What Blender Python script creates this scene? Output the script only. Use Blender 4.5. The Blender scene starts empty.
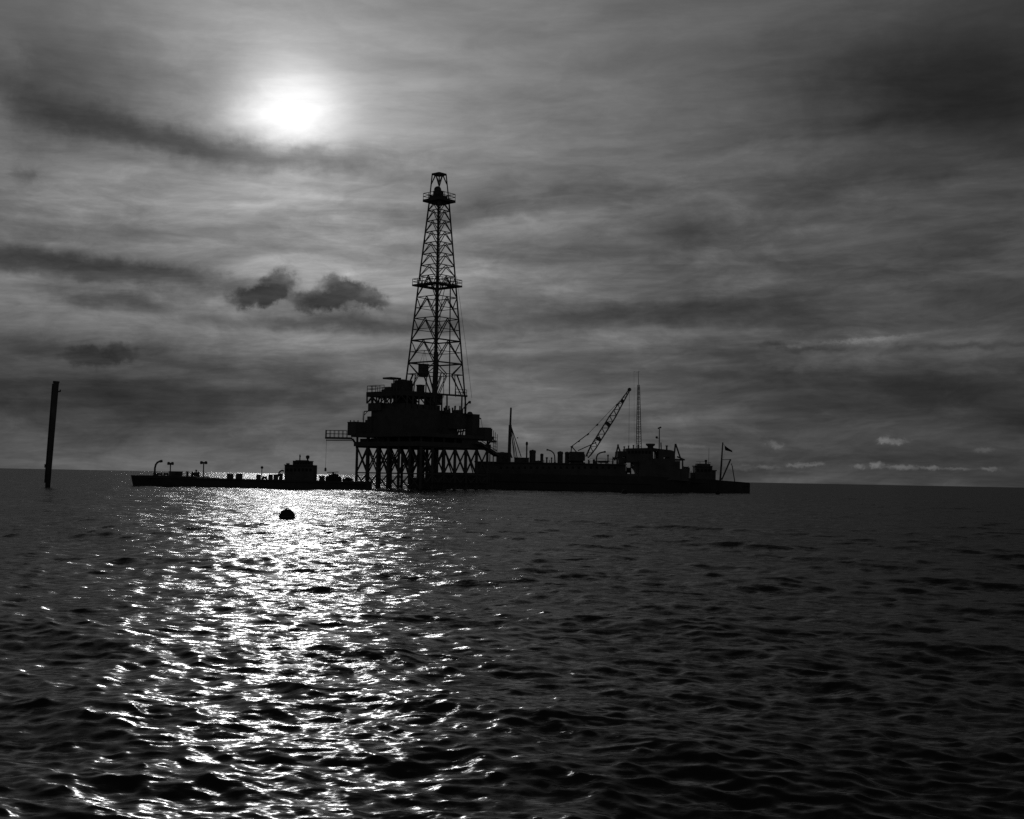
import bpy, bmesh, math, random
import numpy as np
from mathutils import Vector, Matrix

R = math.radians
random.seed(7)
scene = bpy.context.scene
col = scene.collection

# ------------------------------------------------------------------ camera
CAM_H, F_PX, W, H = 2.6, 1267.0, 1024, 819
ROLL, PITCH = R(1.083), math.atan((477.8 - 409.5) / F_PX)
cam_data = bpy.data.cameras.new("camera")
cam_data.sensor_fit = 'HORIZONTAL'
cam_data.sensor_width = 36.0
cam_data.lens = 36.0 * F_PX / W
cam_data.clip_start, cam_data.clip_end = 0.1, 60000.0
cam = bpy.data.objects.new("camera", cam_data)
col.objects.link(cam)
CAM_R = Matrix.Rotation(R(90) + PITCH, 3, 'X') @ Matrix.Rotation(ROLL, 3, 'Z')
cam.matrix_world = Matrix.Translation((0, 0, CAM_H)) @ CAM_R.to_4x4()
scene.camera = cam


def ray(px, py):
    """direction in the world seen at a position of the photograph"""
    return (CAM_R @ Vector((px - W / 2, H / 2 - py, -F_PX))).normalized()


def pt(px, py, Y):
    d = ray(px, py)
    return Vector((d.x / d.y * Y, Y, CAM_H + d.z / d.y * Y))


def azel(px, py):
    d = ray(px, py)
    return math.degrees(math.atan2(d.x, d.y)), math.degrees(math.asin(d.z))


# ------------------------------------------------------------------ exposure, sun and sky
scene.view_settings.view_transform = 'Standard'
scene.view_settings.look = 'None'
scene.view_settings.gamma = 1.0
scene.view_settings.use_curve_mapping = False
scene.view_settings.exposure = -3.7
scene.cycles.use_denoising = False
scene.cycles.sample_clamp_indirect = 4.0
scene.cycles.max_bounces = 6

SUN = ray(289, 113)
sun_az, sun_el = math.atan2(SUN.x, SUN.y), math.asin(SUN.z)
sl = bpy.data.lights.new("sun", 'SUN')
sl.energy, sl.angle, sl.color = 2.0, R(3.0), (1.0, 1.0, 1.0)   # a black-and-white photograph
sun = bpy.data.objects.new("sun", sl)
sun.rotation_euler = (-SUN).to_track_quat('-Z', 'Y').to_euler()
sun.location = (-200, 600, 300)
col.objects.link(sun)

world = bpy.data.worlds.new("World")
scene.world = world
world.use_nodes = True
nt = world.node_tree
nt.nodes.clear()


class Nodes:
    def __init__(s, tree):
        s.t = tree

    def new(s, kind, **kw):
        n = s.t.nodes.new(kind)
        for k, v in kw.items():
            setattr(n, k, v)
        return n

    def put(s, sock, v):
        if isinstance(v, bpy.types.NodeSocket):
            s.t.links.new(v, sock)
        else:
            sock.default_value = v

    def m(s, op, a, b=0.0, c=0.0, clamp=False):
        n = s.new('ShaderNodeMath', operation=op, use_clamp=clamp)
        for i, v in enumerate((a, b, c)):
            s.put(n.inputs[i], v)
        return n.outputs[0]

    def v(s, op, a, b=(0, 0, 0), out=0):
        n = s.new('ShaderNodeVectorMath', operation=op)
        s.put(n.inputs[0], a)
        s.put(n.inputs[1], b)
        return n.outputs[out]

    def noise(s, vec, scale, detail=2.0, rough=0.5, dist=0.0, color=False):
        n = s.new('ShaderNodeTexNoise')
        s.put(n.inputs['Vector'], vec)
        n.inputs['Scale'].default_value = scale
        n.inputs['Detail'].default_value = detail
        n.inputs['Roughness'].default_value = rough
        n.inputs['Distortion'].default_value = dist
        return n.outputs['Color' if color else 'Fac']

    def rng(s, val, a, b, c, d, smooth=True):
        n = s.new('ShaderNodeMapRange', interpolation_type='SMOOTHSTEP' if smooth else 'LINEAR')
        s.put(n.inputs[0], val)
        for i, x in enumerate((a, b, c, d)):
            n.inputs[i + 1].default_value = x
        return n.outputs[0]

    def xyz(s, x, y, z=0.0):
        n = s.new('ShaderNodeCombineXYZ')
        for i, q in enumerate((x, y, z)):
            s.put(n.inputs[i], q)
        return n.outputs[0]


N = Nodes(nt)
D = N.new('ShaderNodeTexCoord').outputs['Generated']
sep = N.new('ShaderNodeSeparateXYZ')
nt.links.new(D, sep.inputs[0])
dx, dy, dz = sep.outputs
el = N.m('MULTIPLY', N.m('ARCSINE', dz), 57.29578)
az = N.m('MULTIPLY', N.m('ARCTAN2', dx, dy), 57.29578)
elp = N.m('MAXIMUM', el, 0.0)

# clear-air part: the Nishita sky, taken to grey like the film
sky = N.new('ShaderNodeTexSky', sky_type='NISHITA', sun_disc=False)
sky.sun_elevation, sky.sun_rotation = sun_el, sun_az
sky.air_density, sky.dust_density, sky.ozone_density = 1.0, 2.0, 1.0
bw = N.new('ShaderNodeRGBToBW')
nt.links.new(sky.outputs[0], bw.inputs[0])
air = N.m('MINIMUM', bw.outputs[0], 6.0)

# the veil of high cloud, thick with light around the sun
cosang = N.v('DOT_PRODUCT', D, tuple(SUN), out=1)
ang = N.m('MULTIPLY', N.m('ARCCOSINE', N.m('MINIMUM', cosang, 0.999999)), 57.29578)


def falloff(width, amp, power=1.0):
    q = N.m('DIVIDE', ang, width)
    if power != 1.0:
        q = N.m('POWER', q, power)
    return N.m('MULTIPLY', N.m('EXPONENT', N.m('MULTIPLY', q, -1.0)), amp)


def total(items):
    r = items[0]
    for q in items[1:]:
        r = N.m('ADD', r, q)
    return r


core = total([falloff(2.3, 13.0, 2.4), falloff(8.0, 2.8)])
veil = total([falloff(5.0, 3.0), falloff(17.2, 5.4), N.m('MULTIPLY', air, 0.06), 0.22])

# cloud-sheet coordinates: directions laid on a high flat layer, so streaks close up towards the horizon
inv = N.m('DIVIDE', 1.0, N.m('ADD', N.m('MAXIMUM', dz, 0.0), 0.11))
sheet = N.xyz(N.m('MULTIPLY', dx, inv), N.m('MULTIPLY', dy, inv))
rot = N.new('ShaderNodeMapping', vector_type='POINT')
nt.links.new(sheet, rot.inputs[0])
rot.inputs['Rotation'].default_value = (0, 0, R(-12))
rot.inputs['Scale'].default_value = (0.55, 1.0, 1.0)
sheet = rot.outputs[0]
warp = N.v('SCALE', N.v('SUBTRACT', N.noise(sheet, 0.6, 3, color=True), (0.5, 0.5, 0.5)))
warp.node.inputs['Scale'].default_value = 1.1
sheet_w = N.v('ADD', sheet, warp)
band = N.noise(sheet_w, 0.75, 7.0, 0.58, 0.3)
fine = N.noise(sheet_w, 2.6, 10.0, 0.68, 0.1)
streaks = N.m('ADD', N.m('MULTIPLY', N.m('SUBTRACT', band, 0.5), 2.6),
              N.m('MULTIPLY', N.m('SUBTRACT', fine, 0.5), 1.7))

# torn wisps: long thin rags of cloud lying nearly level, each bent a little
ae0 = N.xyz(N.m('MULTIPLY', az, 0.075), N.m('ADD', N.m('MULTIPLY', el, 0.50), N.m('MULTIPLY', az, -0.014)))
wv = N.v('SUBTRACT', N.noise(ae0, 0.9, 3.0, 0.5, color=True), (0.5, 0.5, 0.5))
ae1 = N.v('ADD', ae0, N.v('MULTIPLY', wv, (0.8, 0.75, 0.0)))
rag = N.noise(ae1, 0.85, 10.0, 0.62, 0.1)
ae2 = N.xyz(N.m('MULTIPLY', az, 0.15), N.m('ADD', N.m('MULTIPLY', el, 0.46), N.m('MULTIPLY', az, -0.02)))
wv2 = N.v('SUBTRACT', N.noise(ae2, 0.7, 4.0, 0.55, color=True), (0.5, 0.5, 0.5))
rag2 = N.noise(N.v('ADD', ae2, N.v('MULTIPLY', wv2, (1.3, 0.9, 0.0))), 1.5, 10.0, 0.66, 0.2)
rags = N.m('ADD', N.m('MULTIPLY', N.m('SUBTRACT', N.rng(rag, 0.34, 0.62, 0.0, 1.0), 0.5), 0.62),
           N.m('MULTIPLY', N.m('SUBTRACT', rag2, 0.5), 2.0))
rags = N.m('MULTIPLY', rags, N.rng(el, 9.0, 19.0, 1.0, 0.35))

# single clouds, each a soft patch of the sky (azimuth, elevation in degrees)
ae = N.xyz(az, el)
jig = N.v('SUBTRACT', N.noise(ae, 0.42, 6.0, 0.62, color=True), (0.5, 0.5, 0.5))
jig2 = N.v('MULTIPLY', jig, (5.0, 1.3, 0.0))
ae_w = N.v('ADD', ae, jig2)
jig4 = N.v('SUBTRACT', N.noise(ae, 3.6, 8.0, 0.68, color=True), (0.5, 0.5, 0.5))
ae_s = N.v('ADD', ae, N.v('MULTIPLY', jig4, (0.95, 0.42, 0.0)))
jig3 = N.v('SUBTRACT', N.noise(ae, 1.8, 7.0, 0.60, color=True), (0.5, 0.5, 0.5))
ae_c = N.v('ADD', ae, N.v('MULTIPLY', jig3, (1.2, 1.1, 0.0)))
PXDEG = 57.29578 / F_PX


chain = [None]     # every patch waits for the one before, which keeps the shader's stack small


def patch(px, py, hw, hh, tilt, amp, coords=None, power=1.0):
    a0, e0 = azel(px, py)
    mp = N.new('ShaderNodeMapping', vector_type='TEXTURE')
    co = coords if coords is not None else ae_w
    if chain[0] is not None:
        wait = N.new('ShaderNodeVectorMath', operation='MULTIPLY_ADD')
        N.put(wait.inputs[0], chain[0])
        wait.inputs[1].default_value = (1e-7, 1e-7, 0.0)
        N.put(wait.inputs[2], co)
        co = wait.outputs[0]
    nt.links.new(co, mp.inputs[0])
    mp.inputs['Location'].default_value = (a0, e0, 0)
    mp.inputs['Rotation'].default_value = (0, 0, R(tilt))
    mp.inputs['Scale'].default_value = (hw * PXDEG, hh * PXDEG, 1)
    q = N.v('DOT_PRODUCT', mp.outputs[0], mp.outputs[0], out=1)
    if power != 1.0:
        q = N.m('POWER', q, power)
    fall = N.m('EXPONENT', N.m('MULTIPLY', q, -1.0))
    acc = N.m('MULTIPLY_ADD', fall, amp, chain[1] if len(chain) > 1 else 0.0)
    chain[:] = [acc, acc]
    return acc


def patches(items, **kw):
    del chain[1:]
    for it in items:
        r = patch(*it[:6], **{**kw, **(it[6] if len(it) > 6 else {})})
    return r


dark = patches([
    (30, 60, 150, 75, -10, 0.80), (90, 385, 260, 52, 0, 0.90), (870, 405, 220, 45, 0, 0.40),
    (150, 425, 130, 22, 0, 0.45), (560, 255, 110, 34, 0, 0.36), (160, 225, 150, 50, 0, 0.22),
    (110, 124, 130, 15, -12, 0.70), (230, 150, 130, 12, -4, 0.58), (335, 158, 110, 10, 4, 0.32),
    (70, 266, 160, 13, -3, 1.15, dict(power=1.6)), (215, 276, 80, 7, -3, 0.45), (115, 299, 70, 9, -4, 0.80),
    (50, 350, 70, 13, -6, 0.50), (130, 350, 60, 10, 0, 0.45), (330, 323, 95, 7, 1, 0.75),
    (60, 385, 160, 10, -2, 0.30), (270, 375, 120, 8, -4, 0.40), (330, 400, 120, 7, -3, 0.25),
    (30, 175, 16, 6, 0, 0.40), (945, 95, 140, 42, -6, 1.05), (1010, 40, 150, 60, 0, 0.50),
    (720, 235, 60, 14, -8, 0.42), (870, 172, 110, 16, 4, 0.55), (560, 318, 130, 11, 2, 0.60),
    (680, 308, 110, 14, 1, 0.60), (760, 322, 90, 12, -3, 0.45), (960, 345, 60, 3, 2, 0.55),
    (800, 347, 50, 2.5, -3, 0.50), (705, 350, 45, 9, -8, 0.50), (400, 222, 90, 11, 4, 0.40),
    (980, 300, 90, 22, 0, 0.45), (930, 250, 130, 34, 0, 0.20), (990, 465, 120, 20, 0, 0.20), (780, 372, 150, 6, 2, 0.40), (640, 60, 140, 14, 3, 0.22),
    (900, 390, 160, 14, 0, 0.20), (520, 205, 90, 8, 6, 0.30), (300, 205, 60, 6, -3, 0.16),
    (640, 190, 110, 9, 6, 0.24), (820, 130, 130, 8, 8, 0.22),
])
light = patches([
    (200, 200, 190, 34, -2, 0.20), (620, 275, 120, 8, 10, 0.22), (500, 222, 60, 4, 10, 0.30),
    (838, 343, 75, 3.2, 3, 0.42, dict(coords=ae_s)), (880, 338, 60, 1.6, 5, 0.30, dict(coords=ae_s)), (760, 330, 40, 6, -20, 0.20), (5, 55, 26, 30, 0, 0.35),
    (0, 110, 14, 26, 0, 0.25), (820, 285, 200, 12, 4, 0.16), (330, 345, 150, 12, 2, 0.18),
    (640, 345, 100, 8, -3, 0.16), (470, 270, 120, 14, 3, 0.12), (620, 425, 130, 36, 0, 0.24),
])
puffs = patches((
    (258, 297, 28, 10, 8, 0.80), (277, 286, 19, 14, 35, 0.75), (318, 301, 26, 11, 0, 0.65), (338, 290, 19, 12, -6, 0.65),
    (364, 295, 24, 10, -22, 0.65), (345, 303, 34, 8, 0, 0.35), (90, 358, 26, 9, 0, 0.35), (120, 352, 16, 8, 0, 0.30)), coords=ae_c, power=2.2)
white = patches((
    (893, 441.5, 13, 2.6, 0, 0.50), (884, 440, 5, 3.6, 20, 0.35), (766, 467, 10, 2.0, 0, 0.28), (798, 465.4, 11, 2.4, 3, 0.40), (816, 464.6, 8, 2.2, 3, 0.34),
    (876, 465.2, 6, 3.0, 0, 0.45), (902, 467.4, 15, 2.4, 0, 0.36), (930, 467.6, 8, 2.2, 0, 0.36), (990, 469.4, 9, 2.0, 0, 0.40), (858, 466.2, 6, 2.2, 0, 0.30),
    (776, 445, 8, 3.2, -20, 0.30), (600, 446, 12, 8, 20, 0.16), (635, 440, 18, 7, 10, 0.13), (955, 468.6, 14, 1.4, 0, 0.22),
    (983, 450, 9, 2.2, 0, 0.18), (741, 467, 14, 3, 0, 0.22), (690, 446, 13, 2.2, 0, 0.2)), coords=ae_s, power=1.7)
dark_sum = N.m('MULTIPLY', dark, N.rng(fine, 0.25, 0.75, 0.55, 1.3, False))
light_sum = N.m('MULTIPLY', light, N.rng(fine, 0.3, 0.7, 0.4, 1.6, False))
expo = N.m('ADD', N.m('SUBTRACT', N.m('ADD', N.m('MULTIPLY', streaks, 0.40), rags), dark_sum), light_sum)
cloud = N.m('EXPONENT', expo)
puff_t = N.m('EXPONENT', N.m('MULTIPLY', N.m('MINIMUM', N.m('MULTIPLY', puffs, 1.25), 1.0), N.rng(rag2, 0.25, 0.75, -1.60, -1.25)))
white_l = N.m('MULTIPLY', N.m('MULTIPLY', white, N.rng(rag2, 0.3, 0.6, 0.4, 1.3)), 3.6)
# thicker, duller air close to the horizon
low = N.m('SUBTRACT', 1.0, N.m('MULTIPLY', N.m('EXPONENT', N.m('DIVIDE', elp, -4.5)), 0.30))
# added falloff: darkens the unseen sky overhead so the water reflects less
high = N.rng(el, 18.5, 36.0, 1.0, 0.30)
lum = N.m('MULTIPLY', N.m('MULTIPLY', N.m('MULTIPLY', veil, cloud), low), high)
core_c = N.m('MULTIPLY', N.m('MULTIPLY', core, N.m('EXPONENT', N.m('MULTIPLY', rags, 0.4))), N.m('MINIMUM', N.m('EXPONENT', N.m('MULTIPLY', dark_sum, -2.2)), 1.0))
lum = N.m('MULTIPLY', N.m('ADD', lum, core_c), puff_t)
# brightness added to the unseen sky opposite the sun, lifts the dark silhouettes
back_fill = N.rng(ang, 65.0, 130.0, 0.0, 0.55)
lum = N.m('MULTIPLY', N.m('ADD', N.m('ADD', lum, back_fill), white_l), 3.99)     # the film is exposed for the sun
bg = N.new('ShaderNodeBackground')
bg.inputs['Strength'].default_value = 0.15
nt.links.new(lum, bg.inputs['Color'])
out = N.new('ShaderNodeOutputWorld')
nt.links.new(bg.outputs[0], out.inputs[0])
world.cycles.sampling_method = 'MANUAL'
world.cycles.sample_map_resolution = 1024


def tag(o, label=None, cat=None, group=None, kind=None):
    for k, v in (('label', label), ('category', cat), ('group', group), ('kind', kind)):
        if v:
            o[k] = v
    return o


# ------------------------------------------------------------------ water
def build_water():
    rs = [0.6]
    while rs[-1] < 750:
        r = rs[-1]
        rs.append(r + max(0.03, 0.0032 * r) if r > 5.5 else r + 0.25)
    while rs[-1] < 40000:
        rs.append(rs[-1] * 1.03)
    rs = np.array(rs)
    th = list(np.arange(-31, 31.001, 0.065))
    th += list(np.arange(33, 327, 3.0))
    th = np.radians(np.array(th))
    nr, na = len(rs), len(th)
    rr, tt = np.meshgrid(rs, th, indexing='ij')
    X = (rr * np.sin(tt)).astype(np.float32)
    Y = (rr * np.cos(tt)).astype(np.float32)
    rng = np.random.default_rng(11)
    dr = np.maximum(0.03, 0.0032 * rr).astype(np.float32)
    dr = np.where(rr < 5.5, 0.12, dr)
    dr = np.where(rr > 750, rr * 0.03, dr).astype(np.float32)
    # fade the finest waves in the coarse part of the sheet behind the camera
    behind = (np.abs(((tt + np.pi) % (2 * np.pi)) - np.pi) > R(32))
    dr = np.where(behind, np.maximum(dr, rr * 0.06), dr).astype(np.float32)
    Z = np.zeros_like(X)
    OX = np.zeros_like(X)
    OY = np.zeros_like(X)
    lost = np.zeros_like(X)
    n = 150
    lam = np.exp(np.linspace(np.log(0.11), np.log(14.0), n)) * rng.uniform(0.93, 1.07, n)
    main = R(210)                                   # the waves run towards the camera, a little to the left
    for L in lam:
        k = 2 * np.pi / L
        oct_share = np.log(14.0 / 0.11) / n
        sv = 0.0068 * oct_share / np.log(2)         # slope variance of this wave
        sv *= 1.0 if L < 5.0 else (5.0 / L) ** 1.2
        sv *= 0.34 + 0.60 * np.clip(np.log(2.0 / L), 0, 1) + 1.3 * np.clip(np.log(0.7 / L), 0, 1)     # a fresh breeze: plenty of short chop
        spread = R(27) if L > 2 else R(48)
        a_ = main + rng.normal() * spread
        kx, ky = k * np.sin(a_), k * np.cos(a_)
        slope = math.sqrt(2 * sv)
        amp = slope / k
        w = np.clip((L / dr - 2.6) / 3.0, 0, 1)
        w = w * w * (3 - 2 * w)
        lost += (1 - w * w) * sv
        ph = (kx * X + ky * Y + rng.uniform(0, 2 * np.pi)).astype(np.float32)
        c = np.cos(ph)
        s = np.sin(ph)
        Z += w * amp * c
        OX -= w * amp * np.sin(a_) * 0.85 * s
        OY -= w * amp * np.cos(a_) * 0.85 * s
    X2, Y2 = X + OX, Y + OY
    co = np.stack([X2, Y2, Z], -1).reshape(-1, 3).astype(np.float32)
    i, j = np.meshgrid(np.arange(nr - 1), np.arange(na), indexing='ij')
    j2 = (j + 1) % na
    quads = np.stack([i * na + j, i * na + j2, (i + 1) * na + j2, (i + 1) * na + j], -1).reshape(-1, 4)
    me = bpy.data.meshes.new("water")
    me.vertices.add(len(co))
    me.vertices.foreach_set('co', co.ravel())
    me.loops.add(quads.size)
    me.loops.foreach_set('vertex_index', quads.ravel().astype(np.int32))
    me.polygons.add(len(quads))
    me.polygons.foreach_set('loop_start', np.arange(0, quads.size, 4, dtype=np.int32))
    me.polygons.foreach_set('loop_total', np.full(len(quads), 4, dtype=np.int32))
    me.polygons.foreach_set('use_smooth', np.ones(len(quads), dtype=bool))
    at = me.attributes.new("ripple", 'FLOAT', 'POINT')
    at.data.foreach_set('value', np.sqrt(lost).ravel().astype(np.float32))
    me.update(calc_edges=True)
    mat = bpy.data.materials.new("sea_water")
    mat.use_nodes = True
    t = mat.node_tree
    M = Nodes(t)
    t.nodes.remove(t.nodes['Principled BSDF'])
    body = M.new('ShaderNodeBsdfDiffuse')
    body.inputs['Color'].default_value = (0.05, 0.05, 0.05, 1)
    gl = M.new('ShaderNodeBsdfGlossy')
    gl.inputs['Color'].default_value = (0.7, 0.7, 0.7, 1)
    gl.inputs['Roughness'].default_value = 0.17
    fr = M.new('ShaderNodeFresnel')
    fr.inputs['IOR'].default_value = 1.333
    mix = M.new('ShaderNodeMixShader')
    pos = M.new('ShaderNodeNewGeometry')
    P = pos.outputs['Position']
    Nn = pos.outputs['Normal']
    f1 = M.v('SUBTRACT', M.noise(M.v('MULTIPLY', P, (0.5, 1.0, 1.0)), 2.6, 3.0, 0.6, color=True), (0.5, 0.5, 0.5))
    f2 = M.v('SUBTRACT', M.noise(M.v('MULTIPLY', P, (0.4, 1.0, 1.0)), 9.0, 3.0, 0.6, color=True), (0.5, 0.5, 0.5))
    gust = M.rng(M.noise(P, 0.05, 3.0, 0.6), 0.35, 0.65, 0.6, 1.35)     # wind patches
    rip = M.new('ShaderNodeAttribute', attribute_name="ripple").outputs['Fac']
    a1 = M.v('MULTIPLY', f1, M.xyz(M.m('MULTIPLY', rip, 5.0), M.m('MULTIPLY', rip, 5.0), 0.0))
    a2 = M.v('MULTIPLY', f2, M.xyz(M.m('MULTIPLY', gust, 0.90), M.m('MULTIPLY', gust, 0.90), 0.0))
    f3 = M.v('SUBTRACT', M.noise(M.v('MULTIPLY', P, (0.5, 1.0, 1.0)), 30.0, 2.0, 0.6, color=True), (0.5, 0.5, 0.5))
    a3 = M.v('MULTIPLY', f3, M.xyz(M.m('MULTIPLY', gust, 0.40), M.m('MULTIPLY', gust, 0.50), 0.0))
    nn = M.v('NORMALIZE', M.v('ADD', Nn, M.v('ADD', M.v('ADD', a1, a3), a2)))
    t.links.new(nn, gl.inputs['Normal'])
    # wave crests hide the flattest glancing facets, so the sea never turns into a full mirror
    t.links.new(M.m('MULTIPLY', M.m('POWER', M.m('MULTIPLY', M.m('MINIMUM', fr.outputs[0], 0.36), 2.0), 1.9), 0.72), mix.inputs[0])
    t.links.new(body.outputs[0], mix.inputs[1])
    t.links.new(gl.outputs[0], mix.inputs[2])
    t.links.new(mix.outputs[0], t.nodes['Material Output'].inputs['Surface'])
    me.materials.append(mat)
    o = bpy.data.objects.new("water", me)
    col.objects.link(o)
    tag(o, kind='structure', label='dark choppy sea with a glittering path under the sun')
    return o


water = build_water()


# ------------------------------------------------------------------ materials
def paint(name, g, g2=None, rough=0.55, scale=1.2):
    """weathered paint or steel: two greys in worn patches"""
    m = bpy.data.materials.new(name)
    m.use_nodes = True
    M = Nodes(m.node_tree)
    b = m.node_tree.nodes['Principled BSDF']
    tc = M.new('ShaderNodeTexCoord').outputs['Object']
    n = M.noise(tc, scale, 6.0, 0.65, 0.4)
    mixn = M.new('ShaderNodeMix', data_type='RGBA')
    M.put(mixn.inputs['Factor'], M.rng(n, 0.42, 0.66, 0.0, 1.0))
    g2 = g * 0.5 if g2 is None else g2
    mixn.inputs['A'].default_value = (g, g, g, 1)
    mixn.inputs['B'].default_value = (g2, g2, g2, 1)
    m.node_tree.links.new(mixn.outputs['Result'], b.inputs['Base Color'])
    M.put(b.inputs['Roughness'], M.rng(n, 0.3, 0.7, rough, min(1.0, rough + 0.25)))
    b.inputs['Specular IOR Level'].default_value = 0.25
    return m


STEEL = paint("dark_steel", 0.16, 0.10)
RUST = paint("rusted_steel", 0.11, 0.16, 0.8, 0.8)
HULL = paint("hull_paint", 0.08, 0.11, 0.6, 0.35)
HOUSE = paint("house_paint", 0.15, 0.11, 0.55, 0.5)
DECK = paint("deck_plate", 0.12, 0.16, 0.8, 0.7)
WIRE = paint("wire_rope", 0.04, 0.03, 0.6, 4.0)
CANVAS = paint("tarpaulin", 0.06, 0.04, 0.9, 0.9)
CLOTH = paint("flag_cloth", 0.05, 0.03, 0.9, 1.0)
GLASS = paint("window_glass", 0.02, 0.015, 0.15, 0.3)
TIMBER = paint("wet_timber", 0.05, 0.025, 0.8, 1.5)
BUOY = paint("buoy_paint", 0.03, 0.05, 0.6, 2.0)

WLOC = {}


class MB:
    """collects solids and links them as one mesh"""

    def __init__(s):
        s.b = bmesh.new()

    def faces(s, vs, fs):
        v = [s.b.verts.new(p) for p in vs]
        for f in fs:
            try:
                s.b.faces.new([v[i] for i in f])
            except ValueError:
                pass
        return s

    HEX = [(0, 3, 2, 1), (4, 5, 6, 7), (0, 1, 5, 4), (1, 2, 6, 5), (2, 3, 7, 6), (3, 0, 4, 7)]

    def box(s, x0, x1, y0, y1, z0, z1):
        x0, x1 = sorted((x0, x1)); y0, y1 = sorted((y0, y1)); z0, z1 = sorted((z0, z1))
        return s.faces([(x0, y0, z0), (x1, y0, z0), (x1, y1, z0), (x0, y1, z0),
                        (x0, y0, z1), (x1, y0, z1), (x1, y1, z1), (x0, y1, z1)], s.HEX)

    def pbox(s, Y, px0, py0, px1, py1, y0=0.0, y1=3.0):
        """upright box whose front is at the given place in the photograph, y0..y1 metres deep"""
        mx, my = (px0 + px1) / 2, (py0 + py1) / 2
        return s.box(pt(px0, my, Y).x, pt(px1, my, Y).x, Y + y0, Y + y1, pt(mx, py0, Y).z, pt(mx, py1, Y).z)

    def rbox(s, Y, px0, py0, px1, py1, ratio=1.0, turn=45.0, dy=0.0):
        """the same, but standing corner-on like the platform"""
        mx, my = (px0 + px1) / 2, (py0 + py1) / 2
        c = pt(mx, my, Y)
        hw = abs(pt(px1, my, Y).x - pt(px0, my, Y).x) / 2
        a = R(turn)
        la = hw / (math.cos(a) + ratio * math.sin(a))
        lb = la * ratio
        z0, z1 = sorted((pt(mx, py0, Y).z, pt(mx, py1, Y).z))
        u, v = Vector((math.cos(a), math.sin(a), 0)), Vector((-math.sin(a), math.cos(a), 0))
        o = Vector((c.x, Y + dy, 0))
        q = [o - u * la - v * lb, o + u * la - v * lb, o + u * la + v * lb, o - u * la + v * lb]
        return s.faces([(p.x, p.y, z0) for p in q] + [(p.x, p.y, z1) for p in q], s.HEX)

    def bar(s, p, q, w, h=None):
        p, q = Vector(p), Vector(q)
        h = w if h is None else h
        d = (q - p).normalized()
        up = Vector((0, 0, 1)) if abs(d.z) < 0.95 else Vector((0, 1, 0))
        a = d.cross(up).normalized() * (w / 2)
        b = a.cross(d).normalized() * (h / 2)
        vs = [e + i * a + j * b for e in (p, q) for i, j in ((-1, -1), (1, -1), (1, 1), (-1, 1))]
        return s.faces(vs, s.HEX)

    def tube(s, p, q, r0, r1=None, n=10):
        p, q = Vector(p), Vector(q)
        r1 = r0 if r1 is None else r1
        d = (q - p).normalized()
        up = Vector((0, 0, 1)) if abs(d.z) < 0.95 else Vector((0, 1, 0))
        a = d.cross(up).normalized()
        b = a.cross(d)
        vs = []
        for e, r in ((p, r0), (q, r1)):
            vs += [e + r * (math.cos(t) * a + math.sin(t) * b) for t in (2 * math.pi * k / n for k in range(n))]
        fs = [(k, (k + 1) % n, n + (k + 1) % n, n + k) for k in range(n)]
        return s.faces(vs, fs + [tuple(range(n))[::-1], tuple(range(n, 2 * n))])

    def pipe(s, pts, r, n=8):
        for a, b in zip(pts, pts[1:]):
            s.tube(a, b, r, n=n)
        for p in pts[1:-1]:
            s.ball(p, r * 1.02, 8, 5)
        return s

    def ball(s, c, r, n=14, m=9, sz=1.0):
        prof = [(r * math.sin(math.pi * k / m), -r * sz * math.cos(math.pi * k / m)) for k in range(m + 1)]
        return s.lathe(c, prof, n)

    def lathe(s, c, prof, n=16):
        c = Vector(c)
        vs, rows = [], []
        for r, z in prof:
            if r < 1e-6:
                rows.append([len(vs)]); vs.append(c + Vector((0, 0, z)))
            else:
                rows.append(list(range(len(vs), len(vs) + n)))
                vs += [c + Vector((r * math.cos(2 * math.pi * k / n), r * math.sin(2 * math.pi * k / n), z)) for k in range(n)]
        fs = []
        for A, B in zip(rows, rows[1:]):
            for k in range(n):
                k2 = (k + 1) % n
                if len(A) == 1 and len(B) == 1:
                    continue
                if len(A) == 1:
                    fs.append((A[0], B[k2], B[k]))
                elif len(B) == 1:
                    fs.append((A[k], A[k2], B[0]))
                else:
                    fs.append((A[k], A[k2], B[k2], B[k]))
        if len(rows[0]) > 1:
            fs.append(tuple(rows[0][::-1]))
        if len(rows[-1]) > 1:
            fs.append(tuple(rows[-1]))
        return s.faces(vs, fs)

    def prism(s, outline, y0, y1):
        """outline in (x, z), thickness from y0 to y1"""
        n = len(outline)
        vs = [(x, y0, z) for x, z in outline] + [(x, y1, z) for x, z in outline]
        fs = [tuple(range(n)), tuple(range(n, 2 * n))[::-1]] + [(k, n + k, n + (k + 1) % n, (k + 1) % n) for k in range(n)]
        return s.faces(vs, fs)

    def pprism(s, Y, pxs, y0, y1):
        return s.prism([(pt(a, b, Y).x, pt(a, b, Y).z) for a, b in pxs], Y + y0, Y + y1)

    def rail(s, pts, h=1.1, step=1.2, r=0.035):
        for a, b in zip(pts, pts[1:]):
            a, b = Vector(a), Vector(b)
            n = max(1, round((b - a).length / step))
            for k in range(n + 1):
                q = a.lerp(b, k / n)
                s.bar(q, q + Vector((0, 0, h)), r * 2)
            for f in (0.5, 1.0):
                s.bar(a + Vector((0, 0, h * f)), b + Vector((0, 0, h * f)), r * 2)
        return s

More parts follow.
